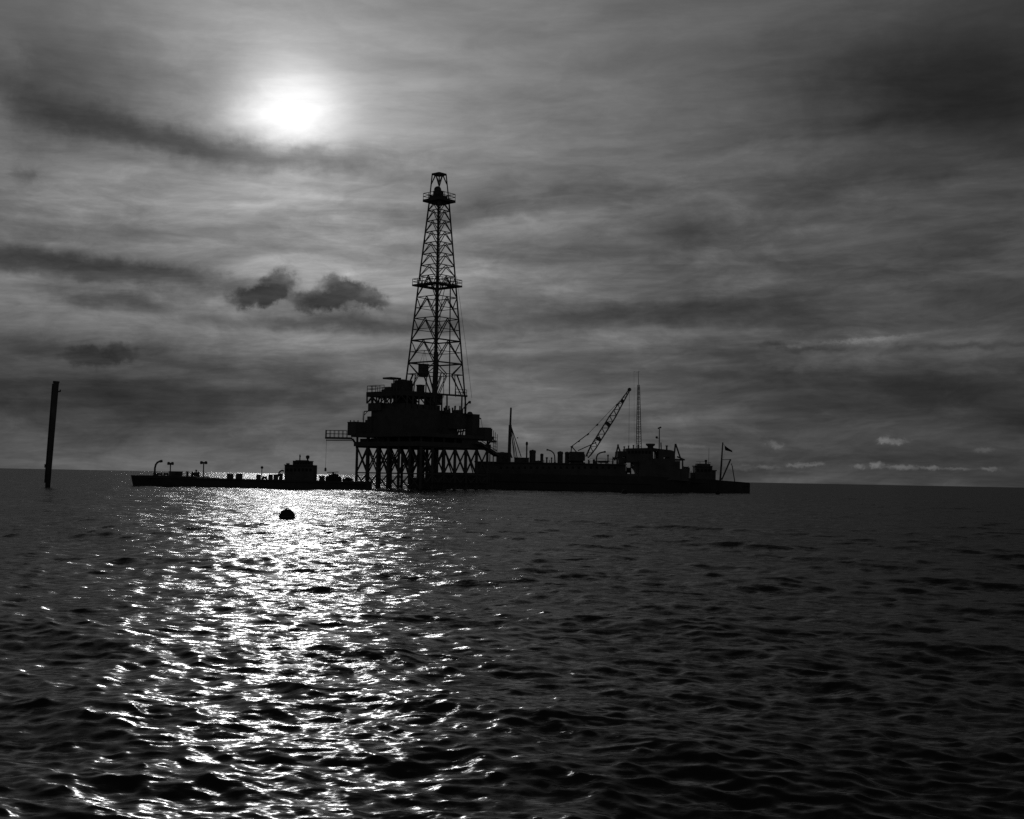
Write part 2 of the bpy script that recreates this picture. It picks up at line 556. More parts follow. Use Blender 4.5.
    def build(s, name, mat, parent=None, smooth=False):
        bmesh.ops.recalc_face_normals(s.b, faces=s.b.faces)
        off = WLOC.get(parent, Vector((0, 0, 0)))
        if parent is None:
            xs = [v.co for v in s.b.verts]
            off = Vector(((min(v.x for v in xs) + max(v.x for v in xs)) / 2, (min(v.y for v in xs) + max(v.y for v in xs)) / 2, min(v.z for v in xs)))
        bmesh.ops.translate(s.b, verts=s.b.verts, vec=-off)
        me = bpy.data.meshes.new(name)
        s.b.to_mesh(me)
        s.b.free()
        if smooth:
            for p in me.polygons:
                p.use_smooth = True
        me.materials.append(mat)
        o = bpy.data.objects.new(name, me)
        col.objects.link(o)
        if parent is not None:
            o.parent = parent
        else:
            o.location = off
        WLOC[o] = off
        return o


def thing(name, label, cat, loc, group=None):
    o = bpy.data.objects.new(name, None)
    o.empty_display_size = 0.5
    col.objects.link(o)
    o.location = loc
    WLOC[o] = Vector(loc)
    return tag(o, label, cat, group)


def clone(root, delta):
    """a thing, its parts and their sub-parts, moved by delta"""
    c = root.copy()
    col.objects.link(c)
    c.location = root.location + Vector(delta)
    for ch in list(root.children):
        d = ch.copy()
        col.objects.link(d)
        d.parent = c
        for g in list(ch.children):
            e = g.copy()
            col.objects.link(e)
            e.parent = d
    return c


def wz(py, px, Y):
    return pt(px, py, Y).z


# ------------------------------------------------------------------ the drilling platform
PY = 255.0                                   # metres out to its centre
S = PY / F_PX                                # metres per pixel there
pc = pt(422.5, 447.0, PY)
Z_CELLAR = wz(447.6, 422, PY)
Z_MAIN = wz(438.5, 422, PY)
plat = thing("offshore_platform", "broad black offshore drilling platform standing on many braced piles", "platform", (pc.x, PY, 0))
U, V = (Vector((math.cos(R(a_)), math.sin(R(a_)), 0)) for a_ in (47.8, 137.8))
STEP = 18.5 / 6


def gp(i, j, z, base=Vector((pc.x, PY, 0))):
    return base + U * ((i - 3) * STEP) + V * ((j - 3) * STEP) + Vector((0, 0, z))


mb = MB()
mb.tube(gp(0, 0, -4.0), gp(0, 0, Z_CELLAR + 0.1), 0.30, 0.26, 10)
first = mb.build("pile", RUST, plat, smooth=True)
skip = {(2, 2), (4, 4), (2, 4), (4, 2), (3, 3), (1, 3), (3, 5), (5, 1)}
for i in range(7):
    for j in range(7):
        if (i, j) == (0, 0) or (i, j) in skip:
            continue
        c = first.copy()
        col.objects.link(c)
        c.parent = plat
        c.location = U * (i * STEP) + V * (j * STEP)
zl, zm, zh = 1.3, Z_CELLAR - 5.6, Z_CELLAR - 0.1


def brace_row(pts, kind):
    m = MB()
    lo = wz(473.0, 380, PY)
    for a, b in zip(pts, pts[1:]):
        A, B = Vector(a), Vector(b)
        up = lambda q, z: Vector((q.x, q.y, z))
        if kind != 'low':
            m.bar(up(A, zh), up(B, lo), 0.20)
            m.bar(up(A, lo), up(B, zh), 0.20)
        m.bar(up(A, lo), up(B, lo), 0.22)
        if kind == 'long':
            m.bar(up(A, lo - 0.2), up(B, 0.1), 0.2)
            m.bar(up(A, 0.1), up(B, lo - 0.2), 0.2)
    return m


for j in (0, 4, 6):
    brace_row([gp(i, j, 0) for i in range(7)], 'long' if j == 0 else 'x').build("cross_brace", STEEL, plat)
for i in (0, 6):
    brace_row([gp(i, j, 0) for j in range(7)], 'long' if i == 0 else 'x').build("cross_brace", STEEL, plat)
for jj in range(0, 6, 2):
    m = MB()
    for i in range(0, 5, 2):
        m.bar(gp(i, jj, zh), gp(i + 2, jj + 1, 1.5), 0.18)
    m.build("raking_brace", STEEL, plat)


def deck(m, e, z0, z1):
    q = [gp(-e, -e, 0), gp(6 + e, -e, 0), gp(6 + e, 6 + e, 0), gp(-e, 6 + e, 0)]
    return m.faces([(p.x, p.y, z0) for p in q] + [(p.x, p.y, z1) for p in q], MB.HEX)


m = deck(MB(), 0.16, Z_CELLAR, Z_CELLAR + 0.9)
for k in range(7):
    m.bar(gp(-0.1, k, Z_CELLAR - 0.12), gp(6.1, k, Z_CELLAR - 0.12), 0.25, 0.3)
m.build("cellar_deck", DECK, plat)
m = MB()
m.bar(gp(0, 0, Z_CELLAR + 0.9), gp(0, 0, Z_MAIN), 0.4)
first = m.build("deck_post", STEEL, plat)
for (i, j) in [(k, 0) for k in range(1, 7)] + [(k, 6) for k in range(7)] + [(q, k) for k in range(1, 6) for q in (0, 6)]:
    c = first.copy()
    col.objects.link(c)
    c.parent = plat
    c.location = U * (i * STEP) + V * (j * STEP)
deck(MB(), 0.30, Z_MAIN, Z_MAIN + 0.7).build("main_deck", DECK, plat)
for (a, b) in (((352.5, 439), (358, 447)), ((492, 439), (486, 447))):
    m = MB()
    m.bar(pt(*a, PY), pt(*b, PY), 0.4)
    m.build("deck_bracket", STEEL, plat)
# pump and tank modules hung between the two decks
m = MB()
m.rbox(PY, 385, 438.8, 460, 449).rbox(PY, 372, 438.8, 400, 446.5, dy=-2).rbox(PY, 448, 438.8, 478, 446.5, dy=-2)
m.rbox(PY, 360, 438.8, 374, 446.5)
m.build("pump_room", STEEL, plat)
for (a, b, r) in ((420, -5, .3), (428, -4, .3), (438, -5, .35), (444, -4, .3)):   # well casings in the middle
    m = MB()
    x = pt(a, 470, PY).x
    m.tube((x, PY + b, -3), (x, PY + b, Z_MAIN), r, n=10)
    m.build("well_casing", RUST, plat, smooth=True)
# boat landing low between the legs
m = MB()
for i in range(0, 6):
    m.bar(gp(i + 0.1, -0.25, 1.25), gp(i + 0.9, -0.25, 1.25), 0.5, 0.35)
m.build("boat_landing", TIMBER, plat)
m = MB()
m.rbox(PY, 414, 478.0, 452, 489, dy=-4)
m.build("mud_pit", STEEL, plat)
# cantilevered walkway on the left with its rail
m = MB()
m.pbox(PY, 325.5, 437.2, 352, 439.0, -0.7, 0.7)
m.bar(pt(326, 440.2, PY), pt(352, 440.2, PY), 0.2)
wk = m.build("walkway", DECK, plat)
m = MB()
z = wz(437.2, 337, PY)
xa, xb = pt(326, 436, PY).x, pt(347, 436, PY).x
for yy in (-0.65, 0.65):
    m.rail([(xa, PY + yy, z), (xb, PY + yy, z)], 1.35, 0.8, 0.045)
m.rail([(xa, PY - 0.65, z), (xa, PY + 0.65, z)], 1.35, 0.8, 0.045)
m.build("railing", STEEL, wk)
# stair tower and rails on the right edge
m = MB()
xr = pt(493.5, 440, PY).x
for dx in (0, 0.35, 0.75):
    m.bar((xr + dx, PY - 0.4, wz(452 if dx else 455, 493, PY)), (xr + dx, PY - 0.4, wz(430.5 + 5 * dx, 493, PY)), 0.12)
m.pbox(PY, 490, 440.5, 496.5, 442.5, -0.8, 0.8)
for k in range(6):
    m.bar((xr, PY - 0.4, wz(452 - 3 * k, 493, PY)), (xr + 0.75, PY - 0.4, wz(453.2 - 3 * k, 493, PY)), 0.08)
m.build("ladder_tower", STEEL, plat)

hung = thing("wire_line", "thin wire with a small weight hanging from the platform walkway end", "wire", pt(326.6, 438, PY))
m = MB(); m.tube(pt(326.6, 438.6, PY), pt(325.4, 469, PY), 0.025, n=6); m.build("wire", WIRE, hung)
m = MB(); m.lathe(pt(325.4, 471.5, PY), [(0.0, 0), (0.2, 0.1), (0.22, 0.6), (0.08, 0.8), (0, 0.82)], 10); m.build("weight", STEEL, hung)

gang = MB()
a, b = pt(478, 443, 251), pt(497, 455.5, 262)
gang.bar(a, b, 1.2, 0.5)
gang.bar(a + Vector((0, -.55, .9)), b + Vector((0, -.55, .9)), 0.1)
gang.bar(a + Vector((0, -.55, .3)), b + Vector((0, -.55, .3)), 0.1)
for f in (0.45, 0.62, 0.8):
    q = a.lerp(b, f)
    gang.bar(q, Vector((q.x, q.y, 1.0)), 0.22)
g = gang.build("gangway", STEEL)
tag(g, "steel gangway sloping down from the platform's right edge to the tender", "gangway")


def module(name, label, cat, parts, mat=STEEL, group=None):
    """parts: list of (part_name, material, [rbox args...])"""
    x0, y0, x1, y1 = parts[0][2][0][:4]
    root = thing(name, label, cat, (pt((x0 + x1) / 2, max(y0, y1), PY).x, PY, pt((x0 + x1) / 2, max(y0, y1), PY).z), group)
    for nm, mt, boxes in parts:
        m = MB()
        for bx in boxes:
            m.rbox(PY, *bx[:4], **(bx[4] if len(bx) > 4 else {}))
        m.build(nm, mt or mat, root)
    return root


ztop = 435.5
r_ = module("storage_module", "square black box module at the left end of the platform deck", "module",
            [("wall", HOUSE, [(347.5, 422.8, 366, ztop)]), ("roof", STEEL, [(347.2, 422.0, 366.3, 422.8)])])
z0 = wz(422, 357, PY)
for k in (350.5, 354, 358):
    m = MB()
    q = pt(k, 421.5, PY); m.tube((q.x, PY, z0), (q.x, PY, z0 + 0.35), 0.1, n=6)
    m.build("roof_vent", STEEL, r_)

dav = thing("davit", "small square-topped davit frame above the left box module", "davit", pt(364, 422, PY))
m = MB()
m.bar(pt(363.3, 422, PY), pt(364.2, 411.5, PY), 0.18); m.bar(pt(364.2, 411.5, PY), pt(372, 410.6, PY), 0.2)
m.bar(pt(364.4, 415, PY), pt(367.5, 411.5, PY), 0.12)
m.build("davit_frame", STEEL, dav)
m = MB(); m.tube(pt(363.0, 411.4, PY), pt(362.6, 420, PY), 0.03, n=6); m.build("fall_line", WIRE, dav)

sub = thing("rig_substructure", "massive dark enclosed substructure carrying the derrick's drill floor", "substructure",
            (pt(408, 436, PY).x, PY, wz(436, 408, PY)))
m = MB(); m.rbox(PY, 371, 410, 444, ztop); m.rbox(PY, 367, 416.5, 376, ztop); m.rbox(PY, 365, 420, 372, ztop)
m.build("wind_wall", HOUSE, sub)
m = MB(); m.rbox(PY, 368, 403.4, 396, 411); m.rbox(PY, 374, 405, 440, 412)
m.build("engine_room", STEEL, sub)
m = MB(); m.rbox(PY, 366.2, 392.8, 443, 397.6)
fl = m.build("drill_floor", DECK, sub)
m = MB()
zf = wz(392.8, 400, PY)
cA = Vector((pt(404.6, 393, PY).x, PY, zf)); hwid = (pt(443, 393, PY).x - pt(366.2, 393, PY).x) / 2
cor = [cA + Vector((-hwid + .2, 0, 0)), cA + Vector((0, -hwid + .2, 0)), cA + Vector((hwid - .2, 0, 0)), cA + Vector((0, hwid - .2, 0))]
m.rail([cor[0], cor[0].lerp(cor[1], 0.5)], 1.25, 1.3, 0.05)
m.rail([cor[0], cor[0].lerp(cor[3], 0.5)], 1.25, 1.3, 0.05)
m.build("railing", STEEL, fl)
m = MB()
zb, zt = wz(404, 400, PY), wz(397.6, 400, PY)
for e in (0, 3):
    A, B = cor[0], cor[1 if e == 0 else 3]
    for k in range(7):
        p, q = A.lerp(B, k / 7), A.lerp(B, (k + 1) / 7)
        m.bar((p.x, p.y, zb), (p.x, p.y, zt), 0.28)
        if k % 2 == 0:
            m.bar((p.x, p.y, zb), (q.x, q.y, zt), 0.18)
        else:
            m.bar((p.x, p.y, zt), (q.x, q.y, zb), 0.18)
for k in range(7):
    A, B = cor[2], cor[1]
    p, q = A.lerp(B, k / 7), A.lerp(B, (k + 1) / 7)
    m.bar((p.x, p.y, zb - 2), (p.x, p.y, zt), 0.3)
    m.bar((p.x, p.y, zb), (q.x, q.y, zt), 0.18)
m.build("floor_truss", STEEL, sub)
m = MB(); m.rbox(PY, 393, 397.4, 417, 405.5); m.rbox(PY, 424, 397.4, 441, 405)
m.build("drawworks_pit", STEEL, sub)

dog = module("doghouse", "flat-roofed hut on the drill floor left of the derrick", "hut",
             [("wall", HOUSE, [(391, 383.4, 413, 392.8), (385.5, 387.8, 396, 392.8, dict(dy=-2)), (383, 390.5, 392, 392.8, dict(dy=-3))]),
              ("roof", STEEL, [(394.5, 380.4, 412.6, 383.4), (398, 379.6, 407, 380.4)]),
              ("awning", STEEL, [(384.2, 378.8, 402.5, 380.4, dict(dy=-3))])])
m = MB()
for (a, b) in ((393.8, 392.5), (396.5, 392.5)):
    m.bar(pt(a, 380, PY - 3), pt(a, b, PY - 3), 0.22)
m.build("awning_post", STEEL, dog)
module("tool_box", "small square tank on the drill floor between hut and derrick leg", "tank",
       [("tank_body", STEEL, [(416.5, 386, 424.5, 392.8)]), ("lid", STEEL, [(416, 384.8, 425, 386)])])

# equipment right of the drill floor
eng = module("mud_tank", "long low mud tank beneath the derrick's right leg", "tank",
             [("tank_body", STEEL, [(440, 414, 468, 429), (440, 429.0, 457.5, ztop), (465, 429, 470, ztop)]), ("walkway", DECK, [(444, 413.2, 467, 414)])])
m = MB(); z0 = wz(413.3, 455, PY)
for k in range(10):
    q = pt(442 + 2.6 * k, 413, PY)
    hgt = random.uniform(0.3, 1.5)
    m.bar((q.x, PY + random.uniform(-1.5, 1.5), z0), (q.x, PY + random.uniform(-1.5, 1.5), z0 + hgt), random.uniform(0.15, 0.6))
for k in (446, 449, 455, 460):
    q = pt(k, 413, PY); m.lathe((q.x, PY - 1, z0), [(0.35, 0), (0.35, 0.5), (0.15, 0.7), (0.15, 1.4), (0, 1.5)], 8)
m.build("valve", STEEL, eng)
m = MB()
for (a, b) in (((457, 436), (459.5, 428)), ((460.5, 436), (461, 428)), ((464, 428), (462, 436)), ((456, 432.5), (466, 430.5))):
    m.bar(pt(*a, PY), pt(*b, PY), 0.28)
m.build("pipework", STEEL, eng)
rack = thing("pipe_rack", "horizontal beam on thin posts crossing the foot of the derrick on the right", "rack", pt(452, 412, PY))
m = MB(); m.bar(pt(438, 394.2, PY - 1), pt(467.5, 396.2, PY - 1), 0.5, 0.35); m.build("beam", STEEL, rack)
for k in (447, 462, 465.5):
    m = MB(); m.bar(pt(k, 395.5, PY - 1), pt(k + (0 if k < 450 else -0.5), 413, PY - 1), 0.3); m.build("post", STEEL, rack)
m = MB()
m.bar(pt(463.5, 408.5, PY - 1), pt(469.8, 401, PY - 1), 0.25); m.bar(pt(469.8, 401, PY - 1), pt(469.6, 403.5, PY - 1), 0.5)
m.build("outrigger", STEEL, rack)
m = MB()
m.rail([pt(455, 394.9, PY - 1), pt(466.5, 395.8, PY - 1)], 1.2, 0.9, 0.05)
m.build("railing", STEEL, rack)
mm = module("compressor_house", "tall box house on the right of the platform, under a rounded vent", "module",
            [("wall", HOUSE, [(466, 415, 479.5, ztop)]), ("roof", STEEL, [(467, 414.3, 479.8, 415)])])
m = MB(); q = pt(470, 414, PY); m.lathe((q.x, PY - 1, q.z - 0.3), [(0.6, 0), (0.6, 0.3), (0.4, 0.65), (0, 0.75)], 12); m.build("roof_vent", STEEL, mm, smooth=True)
m = MB(); m.bar(pt(479.6, 418, PY), pt(481.2, 419.2, PY), 0.25); m.bar(pt(481, 419, PY), pt(482.5, 428, PY), 0.07); m.build("lamp_arm", STEEL, mm)
mm = module("quarters_module", "low round-cornered module at the platform's far right edge", "module",
            [("wall", HOUSE, [(478, 428.6, 492.3, 441)]), ("roof", STEEL, [(478.6, 427.6, 491.4, 428.6)])])

# ------------------------------------------------------------------ the derrick
DC = pt(434.6, 396.0, PY)
der = thing("derrick", "tall tapering lattice drilling derrick rising from the platform", "derrick", DC)
ANG = R(3.0)
zB, zT = wz(398.0, 434.6, PY), wz(203.5, 438.4, PY)
HB, HT = 30.6 * S, 10.1 * S


def leg_at(k, z):
    f = (z - zB) / (zT - zB)
    h = HB + (HT - HB) * f
    a = ANG + k * math.pi / 2
    return Vector((DC.x + 0.05 * f + h * math.cos(a), PY + h * math.sin(a), z))


for k in range(4):
    m = MB()
    m.bar(leg_at(k, zB - 1.2 if k in (1, 2, 3) else zB - 2.0), leg_at(k, zT), 0.30)
    m.build("leg", STEEL, der)
lev = [wz(p, 436, PY) for p in (396.0, 374.6, 363.6, 341.0, 319.0, 297.6, 276.6, 266.0, 254.6, 243.6, 232.6, 221.6, 211.0, 203.5)]
for k in range(4):
    m = MB()
    for n_, (z0, z1) in enumerate(zip(lev, lev[1:])):
        A0, B0, A1, B1 = leg_at(k, z0), leg_at((k + 1) % 4, z0), leg_at(k, z1), leg_at((k + 1) % 4, z1)
        m.bar(A1, B1, 0.26 if n_ in (1, 2) else 0.15)
        top = (A1 + B1) / 2
        if n_ == 0:
            m.bar(A0, A1.lerp(B1, 0.22), 0.16); m.bar(B0, A1.lerp(B1, 0.78), 0.16)
            m.bar(A0.lerp(B0, .3), A1.lerp(B1, .3), 0.12); m.bar(A0.lerp(B0, .7), A1.lerp(B1, .7), 0.12)
            m.bar(A0.lerp(B0, .1), A1.lerp(B1, .42), 0.12); m.bar(A0.lerp(B0, .9), A1.lerp(B1, .58), 0.12)
            continue
        if n_ == 1:
            m.bar(A1, A0.lerp(B0, 0.4), 0.15); m.bar(B1, A0.lerp(B0, 0.6), 0.15)
            continue
        big = (z1 - z0) > 3.2
        m.bar(A0, top, 0.15 if big else 0.13); m.bar(B0, top, 0.15 if big else 0.13)
        if big:
            zmid = (z0 + z1) / 2
            Am, Bm = leg_at(k, zmid), leg_at((k + 1) % 4, zmid)
            m.bar(Am, Bm, 0.11)
            m.bar(A1, (A0 + top) / 2, 0.12); m.bar(B1, (B0 + top) / 2, 0.12)
    m.build("lattice_bracing", STEEL, der)


def ring_platform(name, z, inner, outer, thick, railh):
    m = MB()
    cx = (leg_at(0, z) + leg_at(2, z)) / 2
    P4 = lambda r, zz: [Vector((cx.x + r * math.cos(ANG + k * math.pi / 2), PY + r * math.sin(ANG + k * math.pi / 2), zz)) for k in range(4)]
    I0, O0, I1, O1 = P4(inner, z), P4(outer, z), P4(inner, z + thick), P4(outer, z + thick)
    for k in range(4):
        k2 = (k + 1) % 4
        m.faces([I0[k], O0[k], O0[k2], I0[k2], I1[k], O1[k], O1[k2], I1[k2]], MB.HEX)
    o = m.build(name, DECK, der)
    r = MB()
    q = P4(outer - 0.1, z + thick)
    r.rail(q + [q[0]], railh, 1.5, 0.05)
    r.build("railing", STEEL, o)
    return o


ring_platform("monkey_board", wz(286.8, 437, PY), 17.5 * S, 25.3 * S, 0.35, 1.1)
ring_platform("crown_platform", wz(202.4, 438.6, PY), 3.0 * S, 16.6 * S, 0.5, 1.25)
m = MB()
m.rbox(PY, 433, 191, 443.5, 204); m.rbox(PY, 429.5, 196, 447.5, 203.2)
cq = pt(438.3, 190, PY)
for dyy in (-0.5, 0, 0.5):
    m.tube((cq.x - 0.1, PY + dyy - 0.12, cq.z - 0.1), (cq.x - 0.1, PY + dyy + 0.12, cq.z - 0.1), 0.75, n=14)
m.build("crown_block", STEEL, der)
m = MB()
gz0, gz1 = wz(203, 438.6, PY), wz(174.4, 439.2, PY)
cx = pt(439.2, 174.4, PY).x
tops, bots = [], []
for k in range(4):
    a = ANG + k * math.pi / 2
    bots.append(leg_at(k, gz0)); tops.append(Vector((cx + 7.0 * S * math.cos(a), PY + 7.0 * S * math.sin(a), gz1)))
for k in range(4):
    m.bar(bots[k], tops[k], 0.24)
    m.bar(tops[k], tops[(k + 1) % 4], 0.3)
    mid = (tops[k] + tops[(k + 1) % 4]) / 2
    m.bar(bots[k].lerp(tops[k], .62), mid, 0.13); m.bar(bots[(k + 1) % 4].lerp(tops[(k + 1) % 4], .62), mid, 0.13)
m.bar(tops[0], tops[2], 0.3); m.bar(tops[0] + Vector((-1.2, 0, .2)), tops[2] + Vector((1.1, 0, .2)), 0.28)
m.build("gin_pole_frame", STEEL, der)
m = MB()
for dx_ in (-0.28, 0.28):
    m.bar(leg_at(3, zB) + Vector((dx_ + 0.1, -0.45, 0)), leg_at(3, zT) + Vector((dx_ + 0.1, -0.45, 0)), 0.1)
zz = zB
while zz < zT:
    q = leg_at(3, zz) + Vector((0.1, -0.45, 0)); m.bar(q + Vector((-.28, 0, 0)), q + Vector((.28, 0, 0)), 0.07); zz += 0.45
m.build("ladder", STEEL, der)

st = thing("drill_pipe_stand", "thick bundle of pipe standing upright in the middle of the derrick", "pipes", (pt(434.6, 397, PY).x, PY, zB))
for k in range(7):
    m = MB(); x = pt(432.4 + 0.75 * k, 396, PY).x
    m.tube((x, PY - 1.0 + 0.3 * (k % 3), zB - 1.4), (x + 0.15, PY - 0.4 + 0.2 * (k % 3), wz(362.5 - (k % 3), 435, PY)), 0.10, n=7)
    m.build("pipe", RUST, st)
dl = thing("hoisting_lines", "vertical hoisting ropes running up the derrick centre to the crown", "ropes", (pt(436, 397, PY).x, PY, zB + 5))
for k in range(5):
    m = MB(); m.tube((pt(435.6 + .4 * k, 363, PY).x, PY + .2 * (k % 2), wz(364, 436, PY)), (pt(437.6 + .45 * k, 204, PY).x, PY, wz(203, 438, PY)), 0.06, n=6)
    m.build("rope", WIRE, dl)
m = MB(); m.rbox(PY, 433.5, 352, 438.3, 364); m.build("travelling_block", STEEL, dl)
hb = thing("hoist_cage", "dark square cage hanging inside the derrick's lower left side", "cage", pt(423.3, 377, PY - 2))
m = MB(); m.rbox(PY - 2, 418.2, 365, 428.6, 375.6, 1.0); m.build("cage_body", STEEL, hb)
m = MB(); m.rbox(PY - 2, 418.8, 375.6, 428, 377); m.build("cage_base", STEEL, hb)
m = MB(); m.rbox(PY - 2, 417.6, 364, 429, 365)
for k in (419.5, 423.4, 427.5):
    m.tube(pt(k, 364.2, PY - 2), pt(424.5, 350, PY - 2), 0.03, n=5)
m.build("cage_lid", STEEL, hb)
sp = thing("standpipe", "slim vertical standpipe inside the right half of the derrick", "pipe", pt(449.6, 396, PY + 1))
m = MB(); m.tube(pt(449.4, 395, PY + 1), pt(450.4, 278, PY + 1), 0.12, n=8); m.build("riser", RUST, sp)
m = MB(); m.pipe([pt(450.4, 278, PY + 1), pt(449.6, 276, PY + 1), pt(447, 279, PY + 1), pt(442, 300, PY), pt(437.5, 340, PY - .5)], 0.06, 6); m.build("hose", WIRE, sp)
gl_ = MB(); gl_.tube(pt(465, 340, PY - 6), pt(471.8, 398, PY - 6), 0.03, n=5)
gl_.tube(pt(465, 340, PY - 6), pt(456.5, 276, PY - 2), 0.03, n=5)
tag(gl_.build("guy_wire", WIRE), "faint wire slanting down outside the derrick's right side", "wire")


# ------------------------------------------------------------------ long low cargo vessel on the left
BY = 214.0
bw_, bd = 10.0, 10.0
ves = thing("cargo_vessel", "long low cargo vessel with a stepped wheelhouse lying left of the platform", "vessel", (pt(245, 480, BY).x, BY + 5, 0))
zd = wz(479.4, 250, BY)
xl, xr = pt(131.0, 480, BY + 1.6).x, pt(366, 480, BY).x
m = MB()
rows = []                                    # hull sections: x, half beam at the deck, half beam at the keel, deck height
secs = [(xl, 3.6, 2.6, wz(475.3, 131, BY)), (xl + 0.5, 4.3, 3.4, wz(475.2, 134, BY)), (xl + 2, 4.8, 4.2, wz(475.2, 142, BY)), (xl + 5, 5, 4.2, wz(475.4, 160, BY)),
        (xl + 11.2, 5, 5, wz(476.6, 196, BY)), (xl + 11.5, 5, 5, zd + .05), (xr - 4, 5, 5, zd), (xr, 4.6, 4.0, zd)]
vs, fs = [], []
for k, (x, hb_, hk, z) in enumerate(secs):
    xk = x + (0.45 if k == 0 else 0.3 if k == 1 else 0)
    vs += [(x, BY + 5 - hb_, z), (xk, BY + 5 - hk, -1.2), (xk, BY + 5 + hk, -1.2), (x, BY + 5 + hb_, z)]
for k in range(len(secs) - 1):
    a, b = 4 * k, 4 * k + 4
    fs += [(a, a + 1, b + 1, b), (a + 1, a + 2, b + 2, b + 1), (a + 2, a + 3, b + 3, b + 2), (a + 3, a, b, b + 3)]
fs += [(0, 3, 2, 1), (len(vs) - 4, len(vs) - 3, len(vs) - 2, len(vs) - 1)]
m.faces(vs, fs)
m.bar((xl + 3, BY - 0.05, 1.55), (xr, BY - 0.05, 1.2), 0.22)
m.build("hull", HULL, ves)
m = MB(); m.pbox(BY + 4, 286.5, 465.6, 315.4, 482.5, -2, 1)
m.pbox(BY + 4, 287.2, 463.2, 289.6, 465.7, -1, 0)
wh = m.build("deckhouse", HOUSE, ves)
for k in range(7):
    m = MB(); m.pbox(BY + 4, 288.4 + 3.8 * k, 468.6, 290.6 + 3.8 * k, 471.4, -2.03, -1.99); m.build("window", GLASS, wh)
m = MB(); m.pbox(BY + 4, 295.0, 461.6, 312.4, 465.6, -1.6, 0.8)
wl = m.build("wheelhouse", HOUSE, ves)
m = MB(); m.pbox(BY + 4, 297, 460.2, 308.6, 461.0, -1.5, 0.5); m.pbox(BY + 4, 294.6, 460.9, 312.8, 461.7, -1.8, 0.9); m.build("roof", STEEL, wl)
for k in range(6):
    m = MB(); m.pbox(BY + 4, 296.0 + 2.7 * k, 462.5, 297.9 + 2.7 * k, 464.2, -1.63, -1.59); m.build("window", GLASS, wl)
m = MB(); m.pbox(BY + 4, 315.4, 465.3, 316.2, 482, -1.9, 0.9); m.pbox(BY + 4, 286.2, 464.9, 315.9, 465.7, -2.2, 1.2); m.build("boat_deck", DECK, ves)
m = MB(); q = pt(300, 461, BY + 4)
m.tube(pt(299.8, 461, BY + 4), pt(300, 454.6, BY + 4), 0.1, n=8); m.bar(pt(299.4, 456.5, BY + 4), pt(300.7, 456.5, BY + 4), 0.25); m.build("mast", STEEL, ves)
m = MB(); q = pt(307.6, 461, BY + 4); m.lathe(q, [(0.14, -0.1), (0.14, 0.35), (0.3, 0.45), (0.33, 0.8), (0.2, 0.95), (0, 1.0)], 12); m.build("searchlight", STEEL, ves, smooth=True)
m = MB(); q = pt(293.6, 465.5, BY + 4); m.tube(q, q + Vector((0, 0, 0.75)), 0.16, n=8); m.build("vent_pipe", STEEL, ves)
m = MB()                                       # curved davit behind the house
arc = [pt(282.2 + 4.2 * math.cos(t), 477 - 6.4 * math.sin(t), BY + 2) for t in [math.pi * (1 - .09 * k) for k in range(8)]]
m.pipe(arc, 0.14, 8); m.build("boat_davit", STEEL, ves)


def cargo(nm, label, cat, px0, py0, px1, py1, kind='box', group=None, dy=3.0, mat=STEEL, Y=BY):
    mx = (px0 + px1) / 2
    c = pt(mx, py1, Y + dy)
    w = abs(pt(px1, py0, Y + dy).x - pt(px0, py0, Y + dy).x)
    h = wz(py0, mx, Y + dy) - c.z
    root = thing(nm, label, cat, c, group)
    if kind == 'box':
        m = MB(); m.box(c.x - w / 2 + .04, c.x + w / 2 - .04, Y + dy - w / 2, Y + dy + w / 2, c.z - 0.8, c.z + h * 0.84); m.build("box_body", mat, root)
        m = MB(); m.box(c.x - w / 2, c.x + w / 2, Y + dy - w / 2 - .03, Y + dy + w / 2 + .03, c.z + h * 0.84, c.z + h); m.build("lid", STEEL, root)
    elif kind == 'tank':
        m = MB(); m.lathe(c, [(w * .46, -0.8), (w * .46, h * .78), (w * .5, h * .8), (w * .5, h * .92), (w * .42, h), (0, h * 1.0)], 16); m.build("tank_body", mat, root, smooth=False)
        m = MB(); m.lathe((c.x, c.y, c.z + h * 0.95), [(w * .16, 0), (w * .16, h * .08), (0, h * .1)], 10); m.build("hatch", STEEL, root)
    elif kind == 'winch':
        m = MB(); m.tube((c.x - w * .42, c.y, c.z + h * .5), (c.x + w * .42, c.y, c.z + h * .5), h * .34, n=14); m.build("drum", RUST, root)
        for s_ in (-1, 1):
            m = MB(); m.tube((c.x + s_ * w * .40, c.y, c.z + h * .5), (c.x + s_ * w * .5, c.y, c.z + h * .5), h * .5, n=14)
            m.box(c.x + s_ * w * .45 - .1, c.x + s_ * w * .45 + .1, c.y - h * .5, c.y + h * .5, c.z - .8, c.z + h * .4); m.build("cheek", STEEL, root)
    elif kind == 'heap':
        m = MB()
        for k in range(7):
            f = (k + 0.5) / 7
            hh = h * (0.45 + 0.5 * math.sin(math.pi * f)) * random.uniform(0.75, 1.1)
            m.lathe((c.x - w / 2 + f * w, c.y + random.uniform(-.6, .6), c.z - .8), [(w * .13, -.5), (w * .14, hh * .5 + .7), (w * .09, hh * .85 + .75), (0, hh + .8)], 9)
        m.build("heap", CANVAS, root)
    elif kind == 'post':
        m = MB(); m.tube((c.x, c.y, c.z - .8), (c.x, c.y, c.z + h * .82), w * .3, n=10); m.build("post", mat, root)
        m = MB(); m.lathe((c.x, c.y, c.z + h * .78), [(w * .32, 0), (w * .5, h * .06), (w * .5, h * .16), (w * .3, h * .22), (0, h * .23)], 12); m.build("cap", STEEL, root)
    return root


